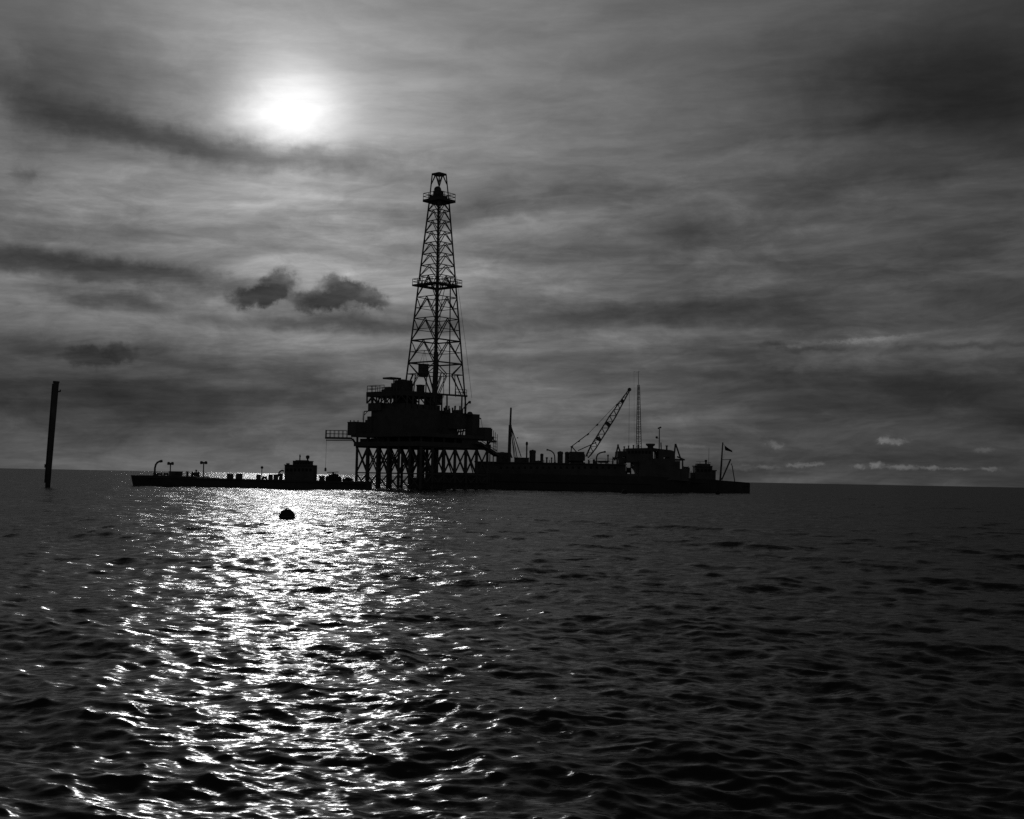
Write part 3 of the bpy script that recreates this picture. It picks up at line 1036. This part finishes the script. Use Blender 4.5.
def tlamp(px, pytop, pyfoot, w, label, Y=BY):
    foot = pt(px, pyfoot, Y + 4)
    root = thing("floodlight_post", label, "floodlight", foot, "T-shaped floodlight posts on the cargo vessel")
    zt = wz(pytop, px, Y + 4)
    m = MB(); m.tube(foot - Vector((0, 0, .3)), (foot.x, foot.y, zt), 0.10, n=8); m.build("post", STEEL, root)
    hw = w * Y / F_PX / 2
    m = MB(); m.box(foot.x - hw, foot.x + hw, foot.y - .2, foot.y + .2, zt, zt + .3); m.build("lamp_bar", STEEL, root)
    for s_ in (-1, 1):
        m = MB(); m.lathe((foot.x + s_ * hw * .65, foot.y, zt - .1), [(0, 0), (.22, .02), (.26, .2), (.2, .5), (0, .55)], 10); m.build("lamp_head", STEEL, root)


tlamp(170.2, 464.4, 474, 6.0, "shorter T-shaped floodlight post amid the gear on the cargo vessel's bow")
tlamp(203.2, 463.6, 479, 7.0, "T-shaped floodlight post standing clear behind the bow gear of the cargo vessel")


def gooseneck(pts, r, label, Y, dy=3):
    P = [pt(a, b, Y + dy) for a, b in pts]
    root = thing("gooseneck_vent", label, "vent pipe", P[0])
    m = MB(); m.pipe(P, r, 9); m.build("pipe", STEEL, root, smooth=True)
    d = (P[-1] - P[-2]).normalized()
    m = MB(); m.tube(P[-1] - d * .1, P[-1] + d * .3, r * 1.45, n=10); m.build("vent_mouth", STEEL, root)
    m = MB(); m.tube(P[0] - Vector((0, 0, .2)), P[0] + Vector((0, 0, .3)), r * 1.7, n=10); m.build("flange", STEEL, root)


gooseneck([(154.7, 474.5), (154.9, 468), (155.8, 464.6), (157.4, 462.5), (159.4, 461.5), (160.6, 461.3)], 0.16, "curved gooseneck pipe bending right at the cargo vessel's bow", BY)
cargo("winch", "low winch beside the gooseneck pipe on the bow", "winch", 157, 472.6, 162, 475.4, 'winch')
cargo("winch", "small winch between the bow pipe and the big crate", "winch", 164, 472.5, 168, 475.4, 'winch')
cargo("deck_crate", "largest dark crate on the bow of the cargo vessel, beside a floodlight post", "crate", 169.5, 471.2, 176, 475.6, dy=2.5)
cargo("deck_crate", "crate pressed against the right of the largest bow crate", "crate", 176, 471.3, 182, 475.8, dy=3.6)
cargo("ventilator", "small capped ventilator right of the bow crates", "ventilator", 185.5, 471.3, 189, 476.4, 'post')
cargo("winch", "chunky winch at the after end of the raised bow", "winch", 191.8, 471.5, 198.6, 477.0, 'winch')
cargo("bollard", "short bollard rising off the chunky bow winch", "bollard", 195, 469.7, 197.2, 474, 'post')
for (a, b, lb) in ((227.2, 233, "left of a pair of square crates on the vessel's bare middle deck"), (236, 242, "right of a pair of square crates on the vessel's bare middle deck")):
    cargo("deck_crate", lb, "crate", a, 473.6, b, 479.6, dy=3.0, group="pair of crates amidships")
cargo("low_hatch", "low hatch on the open deck between floodlight post and crates", "hatch", 208, 477.8, 218, 479.8, dy=4)
cargo("deck_crate", "crate left of the round-topped signal post on the vessel", "crate", 256.2, 474.6, 260.6, 479.6)
sg = thing("signal_post", "thin post with a round lamp on top, left of the wheelhouse", "post", pt(261.6, 475, BY + 3))
m = MB(); m.tube(pt(261.4, 479, BY + 3), pt(262, 468.4, BY + 3), 0.07, n=8); m.build("post", STEEL, sg)
m = MB(); m.ball(pt(262, 467.5, BY + 3), 0.24); m.build("lamp", STEEL, sg, smooth=True)
for k, (a, b, h, kd, lb) in enumerate(((262.5, 266.5, 475.5, 'winch', "small winch just right of the signal post"), (268, 273, 474.5, 'tank', "squat drum nearest the signal post in the row before the wheelhouse"),
                                       (273.5, 278, 474.2, 'box', "crate in the middle of the row before the wheelhouse"), (278.6, 283, 473.6, 'tank', "drum tucked under the curved davit"))):
    cargo({'winch': "winch", 'tank': "oil_drum", 'box': "deck_crate"}[kd], lb, {'winch': "winch", 'tank': "drum", 'box': "crate"}[kd], a, h, b, 479.6, kd)
cargo("deck_crate", "low crate just right of the vessel's wheelhouse", "crate", 319.2, 475.8, 324.6, 479.6)
cargo("cargo_heap", "lumpy tarpaulined cargo heap under the hanging wire, right of the wheelhouse", "cargo", 326.5, 472.4, 340.5, 479.6, 'heap', mat=CANVAS)
m = MB(); m.bar(pt(327, 472.4, BY + 3), pt(338.5, 472.0, BY + 3), 0.12); m.bar(pt(333, 472.2, BY + 3), pt(333.5, 477, BY + 3), .3)
tag(m.build("spar", TIMBER), "thin horizontal spar lying on top of the tarpaulined cargo heap", "spar")
cargo("coil_heap", "low heap of gear at the vessel's right end beside the first platform pile", "cargo", 343, 477.0, 352, 479.6, 'heap', mat=CANVAS)

# ------------------------------------------------------------------ drilling tender right of the platform
TY = 277.0
ten = thing("drilling_tender", "large dark drilling tender ship moored right of the platform, crowded with deck gear", "ship", (pt(590, 490, TY).x, TY + 6, 0))
zk = wz(475.0, 590, TY)
x0, x1 = pt(427, 480, TY + 4).x, pt(693, 480, TY).x
secs = [(x0, 5.5, 4.5, zk), (x0 + 3, 6, 6, zk), (x1 - 9, 6, 6, zk - .1), (x1 - 4, 5, 4, zk - .2), (x1, 2.0, 1.0, zk - .6)]
m = MB(); vs, fs = [], []
for x, hb_, hk, z in secs:
    vs += [(x, TY + 6 - hb_, z), (x, TY + 6 - hk, -1.5), (x, TY + 6 + hk, -1.5), (x, TY + 6 + hb_, z)]
for k in range(len(secs) - 1):
    a, b = 4 * k, 4 * k + 4
    fs += [(a, a + 1, b + 1, b), (a + 1, a + 2, b + 2, b + 1), (a + 2, a + 3, b + 3, b + 2), (a + 3, a, b, b + 3)]
fs += [(0, 3, 2, 1), (len(vs) - 4, len(vs) - 3, len(vs) - 2, len(vs) - 1)]
m.faces(vs, fs)
m.bar((x0, TY - 0.08, 1.9), (x1 - 9, TY - 0.08, 1.9), 0.25)
m.build("hull", HULL, ten)
m = MB(); m.pbox(TY, 476, 463.4, 626.2, 477.5, 0.8, 11.2); dh = m.build("deckhouse", HOUSE, ten)
for k in range(20):
    m = MB(); m.pbox(TY, 500 + 6 * k, 466.5, 502.2 + 6 * k, 468.7, 0.77, 0.82); m.build("porthole", GLASS, dh)
m = MB(); m.pbox(TY, 474, 462.6, 627, 463.5, 0.4, 11.6)
m.build("upper_deck", DECK, ten)
m = MB(); m.pbox(TY, 639.4, 460.6, 680.5, 480, 0.8, 11.2); m.pbox(TY, 676, 468.8, 689.8, 481, 1.5, 10); m.pbox(TY, 624, 473.8, 642, 480, 1, 11)
m.build("after_house", HOUSE, ten)
m = MB()
z_hi = wz(448.0, 648, TY)
m.pprism(TY, [(627, 448.2), (654, 447.6), (654, 461), (627, 461)], 1.5, 10.5)
m.pprism(TY, [(653.6, 447.6), (660, 448.6), (660, 451.0), (653.6, 450.4)], 1.5, 10.5)
m.pprism(TY, [(659.3, 448.5), (672, 450.0), (676, 451.4), (676, 456.8), (659.3, 456.8)], 1.5, 10.5)
m.pprism(TY, [(653.6, 458.4), (659.3, 458.4), (659.3, 461), (653.6, 461)], 1.5, 10.5)
m.pprism(TY, [(659.3, 456.8), (664.6, 456.8), (664.6, 461), (659.3, 461)], 1.5, 10.5)
m.pprism(TY, [(670.4, 456.8), (676, 456.8), (676, 461), (670.4, 461)], 1.5, 10.5)
m.pprism(TY, [(664.6, 458.3), (670.4, 458.3), (670.4, 461), (664.6, 461)], 1.5, 10.5)
br = m.build("bridge_house", HOUSE, ten)
for k in range(7):
    m = MB(); m.pbox(TY, 628.6 + 3.5 * k, 450.5, 630.8 + 3.5 * k, 453.4, 1.46, 1.5); m.build("window", GLASS, br)
m = MB(); m.pbox(TY, 618.4, 451.0, 627.2, 456.2, 2, 9); m.pbox(TY, 619.6, 457.6, 627.2, 463.5, 2, 9); m.pbox(TY, 618.4, 456.1, 623.6, 457.7, 2, 9)
m.build("bridge_wing", HOUSE, ten)
m = MB(); m.pbox(TY, 626, 461.0, 639.5, 462.2, 1.2, 11); m.build("bridge_deck", DECK, ten)
m = MB(); m.pprism(TY, [(639.6, 461), (633.8, 461), (633.8, 467), (636.5, 469.3), (637.8, 472), (639.6, 474.5)], 1.6, 8); m.build("stair_well", HOUSE, ten)
m = MB(); q = pt(650.4, 448, TY + 4)
m.lathe(q, [(0.65, -.2), (0.65, .35), (1.0, .6), (1.05, .95), (0.8, .98), (0, .9)], 16); m.build("funnel", STEEL, ten)
m = MB(); m.pbox(TY, 676.5, 458.8, 685.6, 460.2, 2, 9)
ap = m.build("after_platform", DECK, ten)
for k in (682.6,):
    m = MB(); m.bar(pt(k, 460, TY + 2.3), pt(k, 469, TY + 2.3), 0.3); m.build("post", STEEL, ap)
m = MB(); m.bar(pt(677, 456.5, TY + 5), pt(684.8, 460, TY + 5), .3); m.build("brace", STEEL, ap)

inb = dict(Y=TY)
cargo("gap_winch", "small winch silhouetted in the bright gap below the tender's bridge", "winch", 626.4, 466.4, 630.8, 474.2, 'winch', dy=5, Y=TY)
cargo("bridge_ventilator", "dark figure-like ventilator seen in the opening behind the bridge", "ventilator", 655, 452.6, 657.8, 458.6, 'post', dy=5, Y=TY)
lat = thing("radio_mast", "tall slender lattice radio mast rising from the tender's bridge", "mast", pt(638.6, 448, TY + 5))
b0, b1 = pt(638.6, 447.9, TY + 5), pt(638.6, 384.8, TY + 5)
ws0, ws1 = 0.60, 0.20
corners = [(-1, -.58), (1, -.58), (0, 1.15)]
P0 = [b0 + Vector((a * ws0, c * ws0, -0.2)) for a, c in corners]
P1 = [b1 + Vector((a * ws1, c * ws1, 0)) for a, c in corners]
for k in range(3):
    m = MB(); m.tube(P0[k], P1[k], 0.075, n=6); m.build("leg", STEEL, lat)
m = MB()
for k in range(26):
    f, f2 = k / 26, (k + 1) / 26
    for e in range(3):
        e2 = (e + 1) % 3
        m.bar(P0[e].lerp(P1[e], f), P0[e2].lerp(P1[e2], f), 0.06)
        if k % 2 == 0:
            m.bar(P0[e].lerp(P1[e], f), P0[e2].lerp(P1[e2], f2), 0.035)
m.build("lattice_rung", STEEL, lat)
m = MB(); m.tube(b1, pt(638.3, 371, TY + 5), 0.06, 0.035, 6); m.bar(pt(636.4, 372.2, TY + 5), pt(640.2, 371.6, TY + 5), .06); m.build("whip_aerial", STEEL, lat)
wl_ = MB(); wl_.tube(pt(634, 371, TY + 5), pt(634.4, 448, TY + 5), 0.015, n=5); wl_.bar(pt(634, 371.4, TY + 5), pt(636.5, 372, TY + 5), 0.03)
wl_.build("aerial_wire", WIRE, lat)

sm = thing("signal_mast", "short signal mast with round lamps right of the lattice radio mast", "mast", pt(659.2, 448.6, TY + 5))
m = MB(); m.tube(pt(659.2, 449, TY + 5), pt(659.4, 427, TY + 5), 0.13, 0.09, 8); m.bar(pt(657, 438.4, TY + 5), pt(660, 438, TY + 5), .1); m.build("pole", STEEL, sm)
for (a, b, r) in ((656.7, 437.4, .28), (658.4, 428.2, .18), (660.6, 427.4, .2)):
    m = MB(); m.ball(pt(a, b, TY + 5), r, 10, 7); m.build("lamp", STEEL, sm)
m = MB(); m.tube(pt(661.2, 449, TY + 5), pt(660.9, 442.5, TY + 5), 0.13, n=8); m.build("stay_post", STEEL, sm)
cargo("bridge_bollard", "small capped post on the sloping roof right of the signal mast", "post", 665.3, 445.4, 668.1, 449.8, 'post', dy=5, Y=TY)
for (a, b, c, lb) in ((624.2, 446.3, 451.4, "stubby capped vent on the bridge wing roof, leftmost on the bridge"), (628.6, 445.5, 448.6, "thin vent between the wing vent and the radio mast"),
                      (633.4, 444.9, 448.4, "thin vent close to the left foot of the radio mast")):
    cargo("roof_ventilator", lb, "ventilator", a - 1.0, b, a + 1.0, c, 'post', dy=4, Y=TY)
cargo("roof_ventilator", "squat vent right between the feet of the radio mast", "ventilator", 636.8, 444.6, 639.6, 448.2, 'post', dy=3, Y=TY)
for (pts_, lb) in ((((618.3, 444.4), (614.6, 460.5), (617.6, 444.5), (620.2, 452)), "leaning boat davit at the bridge's left wing"),
                   (((675.4, 443.8), (674.2, 455), (675.6, 443.8), (681, 460)), "leaning inverted-V davit at the bridge's right end")):
    d_ = thing("boat_davit", lb, "davit", pt(*pts_[1], TY + 2))
    m = MB(); m.bar(pt(*pts_[0], TY + 2), pt(*pts_[1], TY + 2), 0.32); m.build("arm", STEEL, d_)
    m = MB(); m.bar(pt(*pts_[2], TY + 2), pt(*pts_[3], TY + 2), 0.30); m.build("strut", STEEL, d_)
dvh = cargo("deck_winch", "low winch at the foot of the left bridge davit", "winch", 612.5, 456.6, 617.2, 460.2, 'winch', dy=2, Y=TY)
for (a, b, lb) in ((683.5, 688.5, "small winch on the tender's lowest after deck"), ):
    cargo("stern_winch", lb, "winch", a, 466.2, b, 469.4, 'winch', dy=4, Y=TY)
cargo("stern_crate", "small crate beside the winch on the tender's after deck", "crate", 687.2, 467.6, 689.8, 469.4, dy=3, Y=TY)

# forward deck gear
cargo("mud_hopper", "rounded hopper tank at the tender's left end beside the gangway", "tank", 495.6, 452.4, 508.6, 463.4, 'tank', dy=6, Y=TY)
gp_ = thing("gin_pole", "tall tapered gin pole with wire stays on the tender near the platform", "pole", pt(509.5, 458, TY + 3))
m = MB(); m.tube(pt(509.0, 463, TY + 3), pt(510.2, 425, TY + 3), 0.38, 0.34, 10); m.tube(pt(510.2, 427, TY + 3), pt(511.0, 407.6, TY + 3), 0.22, 0.20, 10); m.build("pole", STEEL, gp_)
m = MB(); m.bar(pt(509.3, 450, TY + 3), pt(512.0, 458, TY + 3), .3); m.bar(pt(509.2, 451, TY + 3), pt(506.6, 457, TY + 3), .3); m.build("foot_brace", STEEL, gp_)
for (a, b, c, d, r) in ((510.6, 424, 514.2, 458, .09), (510.8, 424, 517.2, 458, .09), (511, 426, 521.2, 457, .11), (510.6, 428, 515.6, 458, .06)):
    m = MB(); m.tube(pt(a, b, TY + 3), pt(c, d, TY + 3), r, n=6); m.build("stay", WIRE, gp_)
m = MB(); m.ball(pt(517.6, 437.8, TY + 3), .14, 8, 6); m.build("stay_block", STEEL, gp_)
cargo("deck_locker", "low long locker between gin pole and light post on the tender", "locker", 514, 457.6, 529, 463.4, dy=6, Y=TY)
cargo("deck_light", "thin light post with a small head right of the gin pole", "post", 525.4, 441.8, 527.8, 458.5, 'post', dy=4, Y=TY)
cargo("mud_tank", "tallest upright tank on the tender, right of the light post", "tank", 529.0, 450.2, 535.8, 463.4, 'tank', dy=5, Y=TY)
cargo("mud_tank", "narrow upright tank left of the left-curving vent pipe", "tank", 540.0, 453.8, 543.4, 463.4, 'tank', dy=5, Y=TY)
cargo("deck_vent", "tiny capped vent under the mouth of the left-curving pipe", "ventilator", 545.4, 457.2, 548.0, 463.4, 'post', dy=5, Y=TY)
cargo("deck_vent", "tiny capped vent hugging the left-curving pipe's foot", "ventilator", 550.6, 457.4, 552.4, 463.4, 'post', dy=4, Y=TY)
gooseneck([(554.9, 463.4), (554.7, 456), (553.7, 453.2), (551.6, 451.2), (549.2, 450.2), (547.8, 449.9)], 0.13, "gooseneck vent pipe curving left amid the tender's tanks", TY)
cargo("mud_tank", "left of the twin tanks standing just left of the crane", "tank", 557.2, 451.6, 563.0, 463.4, 'tank', dy=5, Y=TY, group="twin tanks beside the crane")
cargo("mud_tank", "right of the twin tanks standing just left of the crane", "tank", 564.6, 452.0, 569.2, 463.4, 'tank', dy=5, Y=TY, group="twin tanks beside the crane")
gooseneck([(596.2, 463.4), (596.5, 457.4), (597.6, 454.6), (599.8, 453.0), (602.6, 452.2), (604.4, 451.9)], 0.15, "gooseneck vent pipe curving right between crane and bridge", TY)
cargo("deck_vent", "slim capped post between right-curving pipe and bridge davit", "ventilator", 607.0, 454.6, 608.8, 463.4, 'post', dy=5, Y=TY)
cargo("deck_vent", "stubby vent at the foot of the crane boom", "ventilator", 587.5, 459.6, 589.4, 463.4, 'post', dy=6, Y=TY)
cargo("deck_drum", "low drum at the foot of the right-curving pipe", "drum", 592.6, 459.4, 595.2, 463.4, 'tank', dy=6, Y=TY)
m_rail = MB(); zr = wz(463.2, 590, TY)
m_rail.rail([(pt(590, 463, TY).x, TY + .6, zr), (pt(614, 463, TY).x, TY + .6, zr)], 1.0, 1.6, 0.03)
tag(m_rail.build("deck_rail", STEEL), "thin open guard rail along the tender's deck between crane and bridge", "railing")

stanchion = cargo("deck_stanchion", "short thin stanchion in the row along the tender's forward deck edge", "stanchion", 532.0, 460.0, 532.9, 463.6, 'post', dy=1.2, Y=TY, group="stanchions along the tender's deck edge")
for k in range(1, 17):
    if k in (7, 8, 9):
        continue
    clone(stanchion, (k * 1.25, 0, 0))
for (a, b, h, lb) in ((536.5, 540, 459.5, "low pipe bundle between the tallest tank and the narrow tank"), (570, 576, 460.0, "low pipe bundle behind the crane's left side"),
                      (600, 607, 460.6, "low pipe bundle under the right-curving vent pipe")):
    c = pt((a + b) / 2, 463.4, TY + 5)
    pb = thing("pipe_bundle", lb, "pipes", c)
    w_ = (b - a) * TY / F_PX
    for q in range(5):
        m = MB(); zq = c.z + .12 + (0.2 if q > 2 else 0) + .12; yq = c.y + (q % 3) * .25
        m.tube((c.x - w_ / 2 - .2 * q, yq, zq), (c.x + w_ / 2 + .15 * q, yq, zq + .02 * q), .13, n=8); m.build("pipe", RUST, pb)
    for s_ in (-.35, .35):
        m = MB(); m.box(c.x + s_ * w_ - .08, c.x + s_ * w_ + .08, c.y - .2, c.y + .8, c.z - .5, c.z + .13); m.build("cradle", TIMBER, pb)

# crane
cr = thing("deck_crane", "crawler-type crane on the tender with its lattice boom raised to the right", "crane", pt(578, 463, TY + 5))
m = MB(); m.pbox(TY, 570.4, 451.4, 585.2, 460.5, 3, 7); m.pbox(TY, 583, 454, 586, 460.5, 3.5, 5); cab = m.build("cab_house", HOUSE, cr)
m = MB(); m.pbox(TY, 583.4, 454.6, 585.6, 457.4, 3.46, 3.5); m.build("window", GLASS, cab)
m = MB(); c_ = pt(578, 463.4, TY + 5); m.lathe(c_, [(1.6, -.2), (1.6, .25), (1.2, .3), (1.2, .8), (0, .8)], 18); m.build("turntable", STEEL, cr)
m = MB(); m.bar(pt(571.6, 446.4, TY + 5), pt(571.0, 452, TY + 5), .22); m.bar(pt(571.6, 446.6, TY + 5), pt(576.5, 452, TY + 5), .22); m.bar(pt(570.6, 447, TY + 5), pt(573, 446.2, TY + 5), .3)
m.build("gantry", STEEL, cr)
foot, tip = pt(587.0, 457.2, TY + 5), pt(629.4, 389.6, TY + 5)
axis = (tip - foot).normalized()
nrm = Vector((-axis.z, 0, axis.x))
hwf = lambda f: 0.62 * min(1.0, f / 0.12 + 0.45, (1 - f) / 0.5 + 0.2)
chord = {}
for a in (-1, 1):
    for b in (-1, 1):
        m = MB()
        pts_ = [foot.lerp(tip, f) + nrm * (a * hwf(f)) + Vector((0, b * hwf(f), 0)) for f in (0, .15, .6, 1)]
        for p, q in zip(pts_, pts_[1:]):
            m.bar(p, q, 0.23)
        m.build("boom_chord", STEEL, cr)
m = MB()
n_ = 22
for k in range(n_):
    f, f2 = k / n_, (k + 1) / n_
    for b in (-1, 1):
        sgn = 1 if k % 2 else -1
        m.bar(foot.lerp(tip, f) + nrm * (sgn * hwf(f)) + Vector((0, b * hwf(f), 0)), foot.lerp(tip, f2) + nrm * (-sgn * hwf(f2)) + Vector((0, b * hwf(f2), 0)), 0.09)
    for a in (-1, 1):
        m.bar(foot.lerp(tip, f) + nrm * (a * hwf(f)) + Vector((0, -hwf(f), 0)), foot.lerp(tip, f2) + nrm * (a * hwf(f2)) + Vector((0, hwf(f2), 0)), 0.08)
m.build("boom_lacing", STEEL, cr)
for f in (0.27, 0.49, 0.83):
    m = MB(); q = foot.lerp(tip, f); h_ = hwf(f) + .08
    m.bar(q - axis * .35, q + axis * .35, h_ * 2, h_ * 2); m.build("boom_splice", STEEL, cr)
m = MB(); m.tube(tip + Vector((0, -.3, 0)), tip + Vector((0, .3, 0)), 0.42, n=14); m.build("boom_sheave", STEEL, cr)
m = MB(); m.tube(pt(571.6, 446.4, TY + 5), pt(588, 434, TY + 5), 0.11, n=6); m.tube(pt(588, 434, TY + 5), foot.lerp(tip, .84) + nrm * .4, 0.05, n=6)
m.build("pendant_rope", WIRE, cr)
for (a, b, c, d) in ((587, 435.1, 589, 433.4), (578.2, 441.8, 579.8, 440.5), (596.4, 425.6, 598, 424.1), (616.2, 405.6, 617.6, 404.2)):
    m = MB(); m.bar(pt(a, b, TY + 5), pt(c, d, TY + 5), 0.34); m.build("bridle_block", STEEL, cr)
m = MB(); m.bar(pt(578, 450.6, TY + 5), foot.lerp(tip, .22), 0.2); m.build("boom_stop", STEEL, cr)
m = MB(); m.tube(tip, (tip.x + .05, tip.y, wz(449, 630, TY + 5)), 0.03, n=5); m.build("hoist_rope", WIRE, cr)
m = MB(); q = Vector((tip.x + .05, tip.y, wz(449, 630, TY + 5))); m.lathe(q, [(0, -.5), (.2, -.35), (.25, 0), (.1, .2), (0, .22)], 10); m.build("hook_block", STEEL, cr)

# ------------------------------------------------------------------ tug at the right end
GY = 292.0
tug = thing("tugboat", "small low tugboat with mast and flag lying at the tender's right end", "tugboat", (pt(722, 485, GY).x, GY + 3, 0))
secs = [(686, 2.2, 1.6, 478.0), (694, 2.9, 2.4, 478.4), (712, 3.1, 2.8, 479.4), (724, 3.1, 2.8, 480.6), (740, 3.0, 2.6, 481.8), (749.5, 2.4, 1.8, 482.6), (751.6, 1.2, .8, 483.6)]
m = MB(); vs, fs = [], []
for a, hb_, hk, py in secs:
    q = pt(a, py, GY)
    vs += [(q.x, GY + 3 - hb_, q.z), (q.x, GY + 3 - hk, -1.2), (q.x, GY + 3 + hk, -1.2), (q.x, GY + 3 + hb_, q.z)]
for k in range(len(secs) - 1):
    a, b = 4 * k, 4 * k + 4
    fs += [(a, a + 1, b + 1, b), (a + 1, a + 2, b + 2, b + 1), (a + 2, a + 3, b + 3, b + 2), (a + 3, a, b, b + 3)]
fs += [(0, 3, 2, 1), (len(vs) - 4, len(vs) - 3, len(vs) - 2, len(vs) - 1)]
m.faces(vs, fs)
A_, B_ = pt(690, 481.6, GY), pt(749, 485.4, GY)
m.bar((A_.x, GY - .1, A_.z), (B_.x, GY + .5, B_.z), .35)
m.build("hull", HULL, tug)
m = MB(); m.pbox(GY, 695.8, 466.4, 713, 482.5, 1, 5); m.pbox(GY, 712.8, 471.0, 716.6, 482.5, 1.2, 4.8); m.pbox(GY, 691.5, 472.6, 696, 482, 1.5, 4.5)
th_ = m.build("deckhouse", HOUSE, tug)
m = MB(); m.pbox(GY, 695.2, 465.6, 713.2, 466.6, .7, 5.3); m.pbox(GY, 712.6, 470.0, 717.6, 471.1, 1, 5); m.build("roof", STEEL, th_)
for k in range(4):
    m = MB(); m.pbox(GY, 697.6 + 3.8 * k, 469, 699.8 + 3.8 * k, 471.6, .96, 1.01); m.build("window", GLASS, th_)
m = MB(); m.pbox(GY, 698, 463.6, 711.4, 465.7, 1.4, 4.4); m.build("monkey_island", HOUSE, tug)
m = MB(); m.bar(pt(696, 461.7, GY + 3), pt(706, 461.5, GY + 3), .07); m.bar(pt(700, 461.6, GY + 3), pt(700, 464, GY + 3), .1); m.build("aerial", STEEL, tug)
m = MB(); m.lathe(pt(705.9, 464, GY + 3), [(.2, -.1), (.2, .5), (.32, .55), (.3, .95), (0, 1.0)], 12); m.build("searchlight", STEEL, tug)
m = MB(); m.tube(pt(708.7, 464, GY + 3), pt(709, 447.6, GY + 3), 0.055, .03, 6); m.bar(pt(706.5, 462.8, GY + 3), pt(711, 462.6, GY + 3), .1); m.build("whip_aerial", STEEL, tug)
m = MB(); m.tube(pt(720.2, 481, GY + 3), pt(722.8, 442.4, GY + 3), 0.24, 0.15, 9); m.build("mast", STEEL, tug)
m = MB(); m.bar(pt(721.6, 479.8, GY + 3), pt(730.6, 459.2, GY + 3), 0.34); m.build("derrick_boom", STEEL, tug)
m = MB(); m.bar(pt(721.7, 459.8, GY + 3), pt(730.6, 459.4, GY + 3), 0.13); m.build("boom_span", WIRE, tug)
m = MB(); m.tube(pt(731.2, 463.4, GY + 3), pt(732.2, 466, GY + 3), 0.09, n=6); m.tube(pt(732.2, 466, GY + 3), pt(734.8, 482, GY + 3), 0.11, n=6); m.build("stern_staff", STEEL, tug)
m = MB()
for k in (691, 693.6):
    m.tube(pt(k, 478.5, GY + 2), pt(k, 470.8, GY + 2), 0.08, n=6)
m.bar(pt(690.6, 472.8, GY + 2), pt(696, 472.8, GY + 2), .12); m.build("rail_stanchion", STEEL, tug)
fg = thing("flag", "dark flag drooping from the tug's mast top", "flag", pt(723, 452, GY + 3))
m = MB()
nx, nz = 9, 5
vs, fs = [], []
for side in (0, .03):
    for i in range(nx):
        for j in range(nz):
            f, g = i / (nx - 1), j / (nz - 1)
            top, bot = (724.6 + 7.6 * f, 445.2 + 5.6 * f ** .9), (725.4 + 6.8 * f, 450.4 + 1.9 * f ** 1.3)
            q = pt(top[0] + (bot[0] - top[0]) * g, top[1] + (bot[1] - top[1]) * g, GY + 3)
            vs.append((q.x, q.y + side + 0.14 * math.sin(5 * f + g), q.z))
o_ = nx * nz
for i in range(nx - 1):
    for j in range(nz - 1):
        a = i * nz + j
        fs += [(a, a + 1, a + nz + 1, a + nz), (o_ + a, o_ + a + nz, o_ + a + nz + 1, o_ + a + 1)]
m.faces(vs, fs); m.build("cloth", CLOTH, fg)
m = MB(); m.tube(pt(722.8, 443.2, GY + 3), pt(724.6, 445.3, GY + 3), .03, n=5); m.tube(pt(724.6, 445.2, GY + 3), pt(725, 449, GY + 3), .03, n=5); m.tube(pt(725, 449, GY + 3), pt(720.8, 474, GY + 3), .015, n=5)
m.build("halyard", WIRE, fg)

# ------------------------------------------------------------------ buoys and the lone pile
def buoy(px, py, Y, r, label, tilt=0.0):
    c = pt(px, py, Y)
    root = thing("mooring_buoy", label, "buoy", (c.x, Y, 0))
    m = MB(); m.ball((c.x, Y, c.z), r, 20, 12, 0.92); m.build("float", BUOY, root, smooth=True)
    m = MB(); m.lathe((c.x, Y, c.z), [(r * 1.0, -.06 * r), (r * 1.05, 0), (r * 1.0, .06 * r)], 20); m.build("band", RUST, root)
    m = MB(); m.pipe([Vector((c.x - .09, Y, c.z + r * .85)), Vector((c.x - .07, Y, c.z + r * 1.0)), Vector((c.x + .07, Y, c.z + r * 1.0)), Vector((c.x + .09, Y, c.z + r * .85))], .03, 6); m.build("lifting_eye", STEEL, root)


buoy(287.0, 516.6, 73.0, 0.47, "round black buoy afloat in the glittering sun path")
buoy(624.6, 492.5, 236.0, 0.58, "small dark buoy below the tender's bridge")
buoy(717.6, 492.9, 250.0, 0.48, "tiny dark buoy beside the tug's hull")

LY = 182.0
lp = thing("lone_pile", "tall leaning steel pile standing alone in the sea on the far left", "pile", (pt(47, 487, LY).x, LY, 0))
a, b = pt(47.6, 487, LY), pt(56.2, 382.3, LY)
d = (b - a).normalized()
m = MB(); m.tube(a - d * 3, b, 0.34, 0.40, 16); m.build("shaft", RUST, lp, smooth=True)
m = MB(); m.tube(b - d * .1, b + d * .16, 0.46, n=16); m.build("cap", STEEL, lp)
m = MB(); q = pt(54, 395, LY); m.bar(a.lerp(b, .04) + Vector((-.40, -.1, 0)), a.lerp(b, .985) + Vector((-.43, -.1, 0)), .12, .3); m.build("side_plate", STEEL, lp)
q = pt(58.2, 391.5, LY)
m = MB(); m.bar(pt(56, 391.8, LY), pt(60.4, 391.4, LY), .18); m.bar(pt(60.2, 391.8, LY), pt(60.4, 389.6, LY), .14); m.build("bracket", STEEL, lp)
m = MB(); q = a.lerp(b, .20) + Vector((-.52, -.1, 0)); m.box(q.x - .12, q.x + .12, q.y - .1, q.y + .1, q.z - .25, q.z + .25); m.build("cleat", STEEL, lp)
